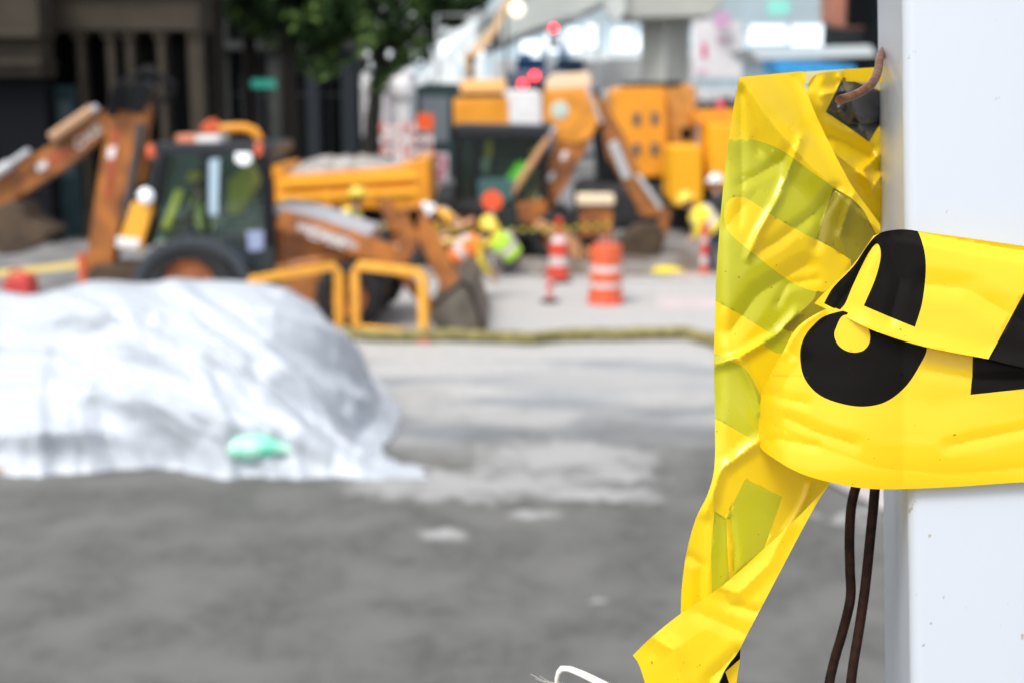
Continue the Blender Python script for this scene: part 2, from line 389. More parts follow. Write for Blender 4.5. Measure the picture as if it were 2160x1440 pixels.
# ============================================================ FAR BACKDROP OF THE CITY
PALE = mat("pale_facade", (.72, .77, .79), .7, var=.15, scale=.15)
BLUG = mat("blue_grey_facade", (.50, .62, .68), .6, var=.3, scale=.2)
OVC = mat("overpass_concrete", (.60, .64, .62), .8, var=.2, scale=.3)
OVD = mat("overpass_column_concrete", (.50, .51, .47), .85, var=.15, scale=.4)
WGLARE = mat("glare_window", (.85, .92, 1.0), .3, emit=.5)  # emission paints the bright reflections of the panes
# terminal building behind everything, bright windows row
Y = 120.0
tb = empty("terminal_building", (xr(1500, Y), Y, 0), "long blue-grey terminal building with a row of bright windows beyond the overpass", "building")
q = MB(); q.box((xr(1560, Y), Y + 8, 9), (xr(2100, Y) - xr(1020, Y), 14, 18)); q.build("wall", BLUG, tb)
q = MB()
for k in range(44):
    xx = xr(1450 + k * 10, Y)
    q.box((xx, Y + .9, zr(12, Y)), (.12, .3, 3.6))
q.build("mullions", mat("pale_mullion", (.5, .58, .62), .5), tb)
for (pa, pb, ya, yb) in ((1195, 1225, 60, 110), (1236, 1262, 52, 100), (1292, 1326, 62, 122), (1240, 1275, 108, 134), (1150, 1180, 70, 112), (1338, 1352, 70, 120), (1575, 1650, 52, 92), (1662, 1725, 52, 96), (1745, 1798, 52, 100), (1455, 1500, 55, 90), (1100, 1140, 85, 128)):
    q = MB(); q.box(((xr(pa, Y) + xr(pb, Y)) / 2, Y + .9, (zr(ya, Y) + zr(yb, Y)) / 2), (xr(pb, Y) - xr(pa, Y), .2, zr(ya, Y) - zr(yb, Y))); w_ = q.build("window", WGLARE, tb)
for pa in (1108, 1146, 1186, 1228, 1300, 1362, 1520, 1560, 1612, 1660, 1700, 1738, 1776):
    q = MB(); q.box((xr(pa, Y), Y + .85, zr(104 + (pa * 7) % 18, Y)), (.5 + (pa % 5) * .18, .3, .7 + (pa % 4) * .2)); q.build('window', mat('blue_window', (.06, .12, .2), .3) if pa % 3 else mat('dim_window', (.25, .3, .34), .3), tb)
q = MB(); q.box((xr(1560, Y), Y + .3, zr(116, Y)), (30, 1.4, .7)); q.build("balcony_slab", PALE, tb)
q = MB(); q.box((xr(1628, 118), 118, zr(16, 118)), (1.9, .1, 1.2)); 
o = q.build("hanging_sign", mat("mint_sign", (.25, .7, .6), .5)); tag(o, "mint green sign high on the blue-grey terminal facade", "sign")
# pale building at left-centre
Y = 130.0
pb = empty("pale_building", (xr(960, Y), Y, 0), "whitish building showing between the tree crown and the overpass", "building")
q = MB(); q.box((xr(960, Y), Y + 8, 8.5), (xr(1130, Y) - xr(760, Y), 14, 17)); q.build("wall", mat("bright_facade", (.82, .86, .87), .6, var=.12, scale=.12), pb)
for i in range(7):
    q = MB(); q.box((xr(800 + i * 46, Y), Y + .9, 5.4 + (i % 2) * 2.2), (1.3, .3, 1.5)); q.build("window", WGLARE if i % 2 else mat("bluish_window", (.42, .52, .58), .3), pb)
q = MB(); q.tube([W(880, 175, 126), W(1010, 62, 126), W(1105, -15, 126)], .55, 4); 
for k in range(9):
    a = W(885 + k * 24, 170 - k * 21, 126); q.tube([a, a + Vector((0, 0, -1.6))], .12, 4)
tag(q.build("gangway", mat("pale_steel", (.66, .70, .72), .5)), "pale sloping steel gangway rising before the whitish building", "gangway")
# overpass
Y = 62.0
ov = empty("overpass", (xr(1400, Y), Y, 0), "grey concrete overpass with a wide column and a sloping ramp deck", "overpass")
q = MB(); cx_ = xr(1404, Y); q.box((cx_, Y + 1.4, 3.6), (1.65, 1.65, 7.2), rz=R(38)); q.build("column", OVD, ov, bevel=.05)
q = MB(); q.pp([(1288, -90), (1530, -90), (1522, 18), (1500, 36), (1330, 40), (1300, 22)], Y - .6, 4); q.build("crossbeam", OVD, ov, bevel=.1)
q = MB(); q.pp([(1020, 105), (1120, 62), (1200, 38), (1300, -8), (1300, -100), (1180, -50), (1080, 0), (1000, 58)], Y + 2, 9); q.build("ramp_deck", OVC, ov)
q = MB(); q.pp([(1010, 50), (1080, -8), (1190, -62), (1190, -72), (1080, -18), (1006, 44)], Y + 1.8, .25); q.build("parapet", PALE, ov)
q = MB(); q.pp([(1272, -80), (1318, -80), (1320, 26), (1300, 48), (1280, 26)], Y - 1, 1.2); q.build("bracket", OVC, ov)
q = MB(); q.pp([(1040, 128), (1460, 128), (1460, 190), (1040, 190)], 75, 1.0); tag(q.build("parapet_wall", mat("pale_barrier", (.62, .62, .61), .8, var=.1, scale=.5)), "long pale concrete barrier wall below the overpass", "wall")
# traffic lights
TLM = mat("signal_housing", (.02, .025, .02), .5)
def signal(px, py, Y, label, grp, arm):
    t = empty("traffic_light", (xr(px + arm, Y), Y, 0), label, "traffic light", grp)
    c = W(px, py, Y)
    q = MB(); q.box((c.x, Y + .16, c.z - .32), (.34, .28, 1.0)); q.build("housing", TLM, t, bevel=.02)
    q = MB(); q.lathe((c.x, Y + .01, c.z), [(.001, -.03), (.07, -.025), (.115, 0), (.115, .02)], 16, 'Y'); q.build("red_lens", mat("red_signal_lamp", (1, .02, .03), .4, emit=9), t)
    q = MB()
    for k in (1, 2): q.lathe((c.x, Y + .01, c.z - .31 * k), [(.001, -.03), (.115, 0), (.115, .02)], 14, 'Y')
    q.build("dark_lenses", DRK, t)
    xp = xr(px + arm, Y); q = MB(); q.tube([(xp, Y + .3, 0), (xp, Y + .3, c.z + .5), (c.x, Y + .3, c.z + .5)], .07, 8); q.build("mast", mat("mast_grey", (.4, .42, .42), .5), t)
signal(1045, 58, 56, "traffic light showing red beside the excavator boom tip", "red traffic lights", -120)
signal(1168, 60, 56, "traffic light showing red against the sloping ramp deck", "red traffic lights", 90)
q = MB(); c = W(1090, 20, 58); 
lp = empty("street_lamp", (xr(1060, 58), 58, 0), "street lamp with a warm glowing globe under the ramp deck", "street lamp")
q.tube([(xr(1068, 58), 58, 0), (xr(1068, 58), 58, c.z + .3), (c.x, 58, c.z + .3)], .06); q.build("pole", DRK, lp)
q = MB(); q.ball(c, .32, 14, (1, 1, 1)); q.build("globe", mat("warm_globe", (1, .87, .65), .4, emit=1.1), lp, smooth=True)
# right: dark corner building with brick-red panel
Y = 46.0
db = empty("corner_building", (xr(1900, Y), Y, 0), "dark corner building with a brick-red panel and pale ledge beside the white post", "building")
q = MB(); q.box((xr(2050, Y), Y + 4, 6), (xr(2280, Y) - xr(1822, Y), 6, 12)); q.build("wall", mat("near_black_wall", (.012, .015, .018), .6, spec=.08), db)
q = MB(); q.pp([(1752, -120), (1822, -120), (1822, 60), (1770, 52), (1752, 40)], Y, 1.5); q.build("brick_panel", mat("brick_red", (.42, .17, .11), .85, var=.2, scale=2), db)
q = MB(); q.box((xr(1800, Y - 1), Y - .8, zr(10, Y - 1)), (.9, .3, 1.4)); q.build("window", DGL, db)
q = MB(); q.pp([(1580, 103), (1835, 96), (1850, 118), (1600, 126)], Y - 1.2, 4.2); q.build("canopy", mat("pale_canopy", (.55, .60, .6), .6), db)
for px in (1650, 1815):
    q = MB(); q.tube([(xr(px, Y), Y + 2, 0), (xr(px, Y), Y + 2, zr(112, Y))], .09); q.build("post", DRK, db)
q = MB(); q.pp([(1635, 128), (1720, 131), (1805, 140), (1805, 152), (1700, 154), (1640, 156)], Y - 4, 2.2)
aw = empty("market_tent", (xr(1720, Y - 4), Y - 4, 0), "bright blue tent roof below the pale canopy", "tent")
q.build("roof", mat("blue_fabric", (.03, .33, .72), .6, var=.2), aw)
for px in (1645, 1800):
    q = MB(); q.tube([(xr(px, Y - 4), Y - 3, 0), (xr(px, Y - 4), Y - 3, zr(145, Y - 4))], .04); q.build("pole", SIL, aw)
# white notice board with magenta marks
Y = 57.0
nb = empty("notice_board", (xr(1520, Y), Y, 0), "large white notice board with small magenta marks right of the overpass column", "notice board")
q = MB(); q.pp([(1462, 42), (1565, 46), (1565, 165), (1462, 165)], Y, .2); q.build("panel", mat("white_board", (.78, .77, .79), .6, var=.08), nb)
q = MB(); q.pp([(1480, 92), (1490, 92), (1492, 122), (1481, 124)], Y - .03, .02); q.pp([(1512, 80), (1536, 80), (1536, 92), (1512, 92)], Y - .03, .02, 1); q.pp([(1468, 145), (1492, 145), (1492, 155), (1468, 155)], Y - .03, .02, 1)
q.build("marks", [mat("magenta", (.75, .08, .25), .6), mat("pale_magenta", (.7, .5, .6), .6)], nb)
q = MB(); q.lathe(W(1523, 42, Y - .5), [(.001, -.05), (.36, -.05), (.36, .05), (.001, .05)], 18, 'Y'); q.build("round_topper", mat("mauve", (.62, .38, .58), .6), nb)
q = MB()
for px in (1470, 1556): q.tube([(xr(px, Y), Y + .1, 0), (xr(px, Y), Y + .1, zr(165, Y))], .08)
q.build("posts", SIL, nb)

# vehicles beyond the machines
def vehicle(name, px0, px1, ytop, Y, color, label, cat, boxy=False, lamps=None, depth=2.0, grp=None):
    xa, xb = xr(px0, Y), xr(px1, Y); zt = zr(ytop, Y); Lw = xb - xa
    t = empty(name, ((xa + xb) / 2, Y, 0), label, cat, grp)
    q = MB()
    if boxy: pr = [(xa, .4), (xb, .4), (xb, zt * .96), (xb - .15, zt), (xa + .1, zt), (xa, zt * .96)]
    else: pr = [(xa, .35), (xb, .35), (xb, zt * .58), (xb - Lw * .04, zt * .66), (xb - Lw * .16, zt * .94), (xb - Lw * .26, zt), (xa + Lw * .14, zt), (xa + Lw * .04, zt * .9), (xa, zt * .6)]
    q.prism(pr, Y, Y + depth); q.build("body", color, t, bevel=.08)
    q = MB(); q.prism([(xa + Lw * .12, zt * .62), (xb - Lw * .16, zt * .62), (xb - Lw * .22, zt * .88), (xa + Lw * .15, zt * .88)], Y - .02, Y + .02); q.build("window", WHT if boxy and color is WHT else MATS["pale_glass"] if color is WHT else DGL, t)
    for fx in (.2, .8):
        q = MB(); q.lathe((xa + Lw * fx, Y - .03, .34), [(.001, 0), (.2, 0), (.34, 0), (.34, .22), (.001, .22)], 18, 'Y'); q.build("wheel", RUB, t)
    for (lx, ly) in (lamps or []):
        c = W(lx, ly, Y - .12); q = MB(); q.lathe(c, [(.001, -.02), (.14, -.02), (.15, .08), (.001, .1)], 14, 'Y'); q.build("tail_lamp", RED, t)
vehicle("van", 1050, 1142, 190, 47, WHT, "white van parked between the two orange machines", "van", True, depth=2)
vehicle("truck", 1065, 1200, 150, 54, mat("slate_body", (.10, .13, .18), .4), "dark slate truck with two red tail lamps behind the white van", "truck", True, [(1103, 178), (1128, 160)], 2.4)
vehicle("bus", 1088, 1150, 122, 70, mat("blue_body", (.02, .14, .42), .4), "deep blue bus below the ramp deck, the left one", "bus", True, depth=2.5)
vehicle("bus", 1172, 1230, 124, 71, mat("navy_body", (.03, .09, .2), .4), "navy bus below the ramp deck, nearer the overpass column", "bus", True, depth=2.5)
vehicle("car", 740, 842, 285, 62, WHT, "white car parked behind the tree at the street corner", "car", False)
vehicle("truck", 1475, 1640, 190, 48, mat("light_grey_body", (.5, .51, .52), .5), "light grey truck box above the yellow machine at the far right", "truck", True, depth=2.4)
q = MB(); q.pp([(745, 150), (862, 152), (868, 300), (742, 300)], 74, 6); q.v = [Vector((v.x, v.y, v.z if v.z > 2 else 0)) for v in q.v]
kz = empty("kiosk", (xr(800, 74), 74, 0), "whitish kiosk wall glimpsed behind the leaning tree trunk", "kiosk"); q.build("wall", mat("kiosk_white", (.72, .72, .72), .6, var=.2, scale=.6), kz)
for px in (775, 800, 822):
    q = MB(); q.box((xr(px, 74), 73.95, 2.5), (.3, .06, 2.2)); q.build("window", mat("kiosk_glass", (.3, .27, .3), .3), kz)
# green container with grey window
Y = 52.0
gc = empty("shipping_container", (xr(925, Y), Y, 0), "dark green box container with a grey panel left of the far excavator", "container")
q = MB(); q.pp([(877, 182), (905, 175), (985, 178), (985, 330), (877, 330)], Y, 4); q.v = [Vector((v.x, v.y, v.z if v.z > 2 else .1)) for v in q.v]; q.build("body", mat("bottle_green", (.035, .075, .075), .6, var=.2), gc)
q = MB(); q.pp([(888, 204), (946, 204), (946, 300), (888, 300)], Y - .05, .06); q.build("panel", mat("panel_grey", (.25, .29, .31), .5), gc)
# white pillar with a rounded head
Y = 46.0
q = MB(); c = W(850, 320, Y); zt = zr(158, Y)
q.lathe((c.x, Y, 0), [(.42, 0), (.42, .9), (.36, 1.0), (.33, 1.2), (.30, zt - .9), (.36, zt - .85), (.44, zt - .6), (.42, zt - .25), (.28, zt - .05), (.001, zt)], 20)
tag(q.build("pillar", WHT, smooth=True), "white round pillar with a domed head behind the red barricades", "pillar")
q = MB(); q.lathe((W(776, 180, 66).x, 66, W(776, 180, 66).z - .0), [(.001, -.3), (.25, -.2), (.3, 0), (.25, .2), (.001, .3)], 14)
q.tube([(xr(776, 66), 66, 0), (xr(776, 66), 66, zr(180, 66))], .06)
tag(q.build("globe_lamp", WHT, smooth=True), "white globe lamp on a thin pole by the kiosk", "street lamp")
# red / white barricades
Y = 43.0
def barricade(px0, px1, label):
    xa, xb = xr(px0, Y), xr(px1, Y)
    t = empty("barricade", ((xa + xb) / 2, Y, 0), label, "barricade", "pale red barricades up the street")
    zt = zr(262, Y); z0 = 0
    for k, zz in enumerate((zt - .12, zt - .5, zt - .88)):
        q = MB(); n = 5
        for i in range(n): q.box((xa + (i + .5) * (xb - xa) / n, Y, zz), ((xb - xa) / n, .05, .2), mi=(i + k) % 2)
        q.build("board", [REDP2, WHT], t)
    for xx in (xa + .08, xb - .08):
        q = MB(); q.box((xx, Y + .06, (zt + .1) / 2), (.1, .06, zt + .1)); q.box((xx, Y + .06, .05), (.14, .8, .1)); q.build("upright", REDP2, t)
barricade(803, 858, "red and white barricade directly in front of the white pillar")
barricade(862, 915, "red and white barricade right of the white pillar, under the orange sign")
sg = empty("diamond_sign", (xr(897, 42), 42, 0), "orange construction sign above the barricades", "sign")
c = W(897, 258, 42); q = MB(); q.box(c, (.5, .03, .5), ry=R(8)); q.build("sign_plate", mat("sign_orange", (.9, .12, .02), .4), sg, bevel=.01)
q = MB(); q.tube([(c.x, 42.05, 0), (c.x, 42.05, c.z)], .03); q.build("pole", SIL, sg)
sg = empty("round_sign", (xr(925, 38), 38, 0), "white sign with a crimson ring beside the dump truck bed", "sign")
c = W(925, 352, 38); q = MB(); q.box((c.x, 38, c.z), (.56, .04, .78)); q.build("sign_plate", mat("pinkish_white", (.7, .6, .63), .5), sg)
q = MB(); q.lathe((c.x, 37.96, c.z + .08), [(.13, -.01), (.22, -.01), (.22, .01), (.13, .01), (.13, -.01)], 22, 'Y'); q.box((c.x, 37.96, c.z - .26), (.3, .02, .08)); q.build("ring", mat("crimson", (.65, .06, .14), .5), sg)
q = MB(); q.box((c.x, 38.03, c.z / 2), (.08, .06, c.z)); q.build("pole", REDP2, sg)

# ============================================================ MACHINES
def wheel(t, cx, cz, r, y0, wd, rimcol, name="wheel", lugs=22):
    wh = bpy.data.objects.new(name, None); COL.objects.link(wh); wh.parent = t
    wh.location = Vector((cx, y0, cz)) - parent_loc(t); wh.empty_display_size = .1
    q = MB(); q.lathe((cx, y0, cz), [(r * .52, .03), (r * .6, 0), (r * .86, 0), (r * .97, .05), (r, wd * .5), (r * .97, wd - .05), (r * .86, wd), (r * .6, wd), (r * .52, wd - .03)], 36, 'Y')
    for k in range(lugs):
        a = 2 * math.pi * k / lugs
        for sgn, off in ((1, .27), (-1, .73)):
            q.box((cx + r * .985 * math.cos(a + (off - .5) * .12), y0 + wd * off, cz + r * .985 * math.sin(a + (off - .5) * .12)), (r * .09, wd * .46, r * .1), ry=-a)
    q.build("tyre", RUB, wh, smooth=True)
    q = MB(); q.lathe((cx, y0, cz), [(.001, .1), (r * .16, .1), (r * .2, .04), (r * .28, .12), (r * .46, .1), (r * .53, .02), (r * .53, wd - .03), (.001, wd - .06)], 28, 'Y')
    q.build("rim", rimcol, wh, smooth=True)
    return wh
def cyl(t, a, b, Y, r=.06, name="hydraulic_cylinder", split=.55, m2=None):
    a = W(*a, Y); b = W(*b, Y); mid = a.lerp(b, split)
    q = MB(); q.tube([a, mid], r, 10); q.tube([mid, b], r * .6, 8, 1)
    return q.build(name, [m2 or ORG, SIL], t)

# ---------- backhoe loader A (near)
Y = 18.0
A = empty("backhoe_loader", (xr(520, Y), Y, 0), "orange backhoe loader with dark glazed cab nearest the yellow gate barriers", "backhoe loader", "orange backhoe loaders")
def P(name, pix, Yv, th, m, parent=None, bevel=.015): 
    return MB().pp(pix, Yv, th).build(name, m, parent or A, bevel=bevel)
wheel(A, W(403, 600, Y).x, .66, .66, Y - .15, .45, RIM, "rear_wheel")
wheel(A, W(403, 600, Y).x, .66, .66, Y + 1.75, .45, RIM, "rear_wheel")
wheel(A, W(735, 600, Y).x, .47, .47, Y, .32, RIM, "front_wheel", 18)
wheel(A, W(755, 600, Y).x, .47, .47, Y + 1.75, .32, RIM, "front_wheel", 18)
P("chassis", [(300, 560), (560, 585), (600, 575), (800, 590), (810, 640), (560, 650), (300, 650)], Y + .5, 1.2, MUD)
# cab
cab = P("cab_frame", [(325, 302), (575, 302), (578, 318), (572, 328), (322, 328), (318, 316)], Y + .25, 1.6, mat("cab_black", (.02, .024, .03), .35, spec=.4))
for pl_ in ([(340, 325), (358, 325), (322, 520), (300, 520)], [(424, 325), (440, 325), (440, 520), (428, 520)], [(545, 325), (566, 325), (582, 520), (560, 520)]):
    for yy in (Y + .25, Y + 1.75):
        MB().pp(pl_, yy, .09).build("pillar", BLK, cab)
P("cab_side_panel", [(440, 497), (580, 490), (580, 592), (500, 592), (470, 545)], Y + .27, 1.5, mat("cab_dark_panel", (.02, .028, .03), .4))
for nm, pl_ in (("rear_side_glass", [(352, 328), (426, 328), (430, 498), (322, 510)]), ("door_glass", [(439, 328), (548, 328), (562, 495), (439, 500)])):
    for yy in (Y + .29, Y + 1.78):
        MB().pp(pl_, yy, .012).build("window", GLASS, cab)
P("door_handle_panel", [(520, 488), (556, 488), (556, 528), (524, 532)], Y + .24, .02, mat("pale_sticker", (.3, .36, .55), .5), cab)
P("cab_work_light", [(496, 323), (528, 323), (530, 344), (512, 350), (496, 342)], Y + .1, .05, mat("white_lamp_glass", (.85, .87, .9), .2, emit=.3), cab)  # white work light on the cab, slight glow set in its material
MB().pp([(428, 340), (462, 335), (458, 455), (438, 452)], Y + .262, .02).build("glare_sheet", mat("pale_blue_glare", (.45, .60, .72), .3), cab)  # pale sheet added as painted window glare on the cab
# seat
P("seat", [(482, 380), (520, 345), (540, 385), (515, 430), (500, 455), (480, 450)], Y + .8, .5, mat("tan_seat", (.85, .55, .07), .7))
P("seat_base", [(450, 455), (540, 450), (540, 500), (455, 500)], Y + .8, .5, mat("seat_base_dark", (.03, .07, .05), .7))
P("steering_column", [(340, 480), (372, 400), (385, 404), (356, 485)], Y + .9, .12, mat("khaki_plastic", (.8, .68, .08), .6))
# beacons + rack on roof
P("roof_rack", [(370, 285), (412, 285), (412, 302), (372, 302)], Y + .6, .5, mat("salmon_plastic", (.7, .25, .15), .5))
P("roof_box", [(412, 288), (462, 286), (462, 302), (412, 302)], Y + .6, .6, WHT)
for cx, cy in ((320, 318), (547, 314)):
    q = MB(); c = W(cx, cy, Y + .3); q.lathe(c - Vector((0, 0, .09)), [(.07, 0), (.08, .12), (.05, .17), (.001, .18)], 12); q.build("beacon", ORGP, A, smooth=True)
# fender over the rear wheel
arc = [(403 + 128 * math.cos(a), 612 - 112 * math.sin(a)) for a in [math.pi * k / 12 for k in range(0, 13)]]
arc2 = [(403 + 106 * math.cos(a), 612 - 90 * math.sin(a)) for a in [math.pi * k / 12 for k in range(12, -1, -1)]]
P("fender", arc + arc2, Y - .18, .6, mat("fender_grey", (.035, .045, .055), .4), bevel=.01)
P("fender", arc + arc2, Y + 1.7, .6, MATS["fender_grey"], bevel=.01)
# engine hood and orange body
P("hood", [(575, 440), (690, 462), (790, 500), (800, 535), (760, 575), (575, 590)], Y + .45, 1.1, ORG)
P("hood_top", [(578, 432), (660, 448), (782, 492), (778, 505), (655, 472), (578, 452)], Y + .4, 1.2, mat("hood_white", (.50, .50, .54), .35, var=.15))
P("grille", [(790, 500), (815, 520), (818, 600), (790, 600)], Y + .5, 1.0, DRK)
P("tank_panel", [(580, 560), (700, 565), (716, 640), (600, 650)], Y + .2, .5, mat("brown_orange", (.38, .14, .03), .6, var=.4))
# loader arms (both sides)
for yy in (Y + .12, Y + 1.75):
    q = MB(); q.pl([(588, 462), (700, 498), (838, 548), (858, 520), (868, 440)], [40, 44, 48, 42, 36], yy, .16); q.build("loader_arm", ORG, A, bevel=.01)
    q = MB(); q.pl([(872, 440), (912, 520), (975, 655)], [34, 42, 40], yy, .16); q.build("loader_arm", ORG, A, bevel=.01)
q = MB(); q.pl([(808, 420), (842, 490), (850, 555)], [28, 34, 30], Y + .9, .14); q.build("tilt_linkage", ORG, A, bevel=.01)
q = MB(); q.pl([(818, 540), (880, 620), (935, 668)], [20, 24, 24], Y + .9, .14); q.build("tilt_linkage", ORG, A, bevel=.01)
cyl(A, (610, 560), (860, 520), Y + .3, .06)
MB().pl([(640, 545), (850, 490)], 10, Y + .9, .1).build('hydraulic_cylinder', BLK, A)
text_part("lettering", "CASE", .24, W(688, 502, Y + .1), WHT, A, ry=R(18), shear=.3)
MB().pp([(628, 470), (660, 478), (756, 515), (752, 527), (655, 494), (626, 484)], Y + .11, .01).build("stripe", mat("grey_stripe", (.45, .42, .42), .4), A)
# bucket
q = MB(); bx0, bx1 = Y - .25, Y + 2.3
out_ = [(915, 640), (948, 612), (975, 590), (995, 604), (1005, 640), (1024, 694), (920, 698), (908, 672)]
q.pp(out_, bx0, .05); q.pp(out_, bx1, .05)
pr = [W(a, b, Y) for a, b in [(915, 640), (948, 612), (975, 590), (995, 604), (1005, 640), (1024, 694)]]
for i in range(len(pr) - 1):
    a_, b2_ = pr[i], pr[i + 1]; d_ = (b2_ - a_); nn = Vector((d_.z, 0, -d_.x)).normalized() * .03
    q.add([(p.x, yv, p.z) for yv in (bx0, bx1) for p in (a_ - nn, b2_ - nn, b2_ + nn, a_ + nn)], [[0, 1, 2, 3], [7, 6, 5, 4], [0, 4, 5, 1], [1, 5, 6, 2], [2, 6, 7, 3], [3, 7, 4, 0]])
q.pp([(908, 672), (920, 698), (1024, 697), (1024, 690), (925, 690)], Y - .2, 2.5)
q.build("loader_bucket", STL, A)
q = MB(); q.pp([(925, 585), (975, 590), (1000, 620), (975, 650), (940, 655)], Y + .1, .5); q.build("bucket_mount", MATS["brown_orange"], A, bevel=.02)
# backhoe boom at the rear
P("boom", [(168, 606), (182, 540), (203, 400), (215, 320), (240, 240), (270, 195), (305, 195), (312, 230), (302, 290), (308, 350), (300, 385), (262, 420), (250, 480), (236, 560), (228, 606)], Y + .8, .35, ORG)
P("boom_pivot", [(160, 600), (200, 560), (290, 560), (300, 640), (180, 640)], Y + .6, .75, MUD)
P("elbow", [(232, 215), (262, 182), (300, 168), (318, 185), (312, 216), (296, 240), (250, 232)], Y + .75, .45, BLK)
for k in range(4):
    q = MB(); q.tube([W(225 + k * 6, 245, Y + .7), W(240 + k * 8, 185 - k * 6, Y + .6), W(295 + k * 6, 152 - k * 4, Y + .6), W(345 + k * 8, 165 + k * 4, Y + .65), W(352 + k * 4, 200, Y + .7), W(322, 232, Y + .75)], .028, 6); q.build('hose', BLK, A, smooth=True)
P("dipper", [(285, 205), (268, 245), (150, 345), (20, 428), (-90, 480), (-90, 420), (0, 378), (120, 295), (222, 232), (250, 196)], Y + .82, .3, ORG)
cyl(A, (-30, 382), (62, 318), Y + .7, .075, m2=SIL); cyl(A, (110, 292), (205, 226), Y + .72, .085, "hydraulic_cylinder", .9, mat("tan_steel", (.45, .27, .15), .4))
MB().pl([(262, 470), (296, 260)], 13, Y + .7, .1).build('hydraulic_cylinder', DRK, A)
P('red_stripe', [(236, 275), (254, 275), (236, 420), (220, 420)], Y + .79, .008, mat('rust_red', (.42, .09, .03), .6, var=.3))
P('red_stripe', [(96, 338), (140, 312), (146, 330), (102, 356)], Y + .81, .008, MATS['rust_red'])
text_part("lettering", "CASE", .2, W(185, 290, Y + .8), WHT, A, ry=R(-38), shear=.3)
P("decal", [(228, 312), (246, 308), (240, 334), (226, 336)], Y + .785, .01, WHT)
P("decal", [(76, 350), (96, 338), (100, 352), (80, 364)], Y + .805, .01, WHT)
q = MB(); q.pp([(-30, 445), (15, 425), (45, 432), (62, 465), (112, 488), (88, 512), (40, 535), (5, 540), (-40, 520)], Y + .6, .7); q.build("digging_bucket", MUD, A, bevel=.03)
P("stabilizer", [(278, 428), (310, 426), (322, 440), (296, 528), (246, 524)], Y + .1, .2, mat("bright_orange_yellow", (.9, .42, .04), .4))
P("stabilizer_plate", [(246, 500), (296, 505), (292, 526), (244, 522)], Y + .09, .22, WHT)
q = MB(); q.ball(W(308, 414, Y + .05), .11, 12); q.build("work_lamp", mat("lamp_white", (.8, .85, .9), .2, emit=.3), A, smooth=True)
# operator inside cab A and the rest of the people come from one builder
def limb(name, chains, m, parent, sub=1):
    """one skinned continuous surface; chains = list of lists of (point, radius), shared points join"""
    verts = []; rad = []; idx = {}; edges = []
    for ch in chains:
        prev = None
        for p, r in ch:
            k = tuple(round(c, 4) for c in p)
            if k not in idx: idx[k] = len(verts); verts.append(Vector(p)); rad.append(r)
            if prev is not None and prev != idx[k]: edges.append((prev, idx[k]))
            prev = idx[k]
    me = bpy.data.meshes.new(name); off = parent_loc(parent)
    me.from_pydata([v - off for v in verts], edges, []); me.materials.append(m)
    o = bpy.data.objects.new(name, me); COL.objects.link(o); o.parent = parent
    sk = o.modifiers.new("skin", 'SKIN'); sk.use_smooth_shade = True
    for i, sv in enumerate(me.skin_vertices[0].data): sv.radius = (rad[i], rad[i]); sv.use_root = (i == 0)
    if sub: s_ = o.modifiers.new("sub", 'SUBSURF'); s_.levels = sub; s_.render_levels = sub
    return o
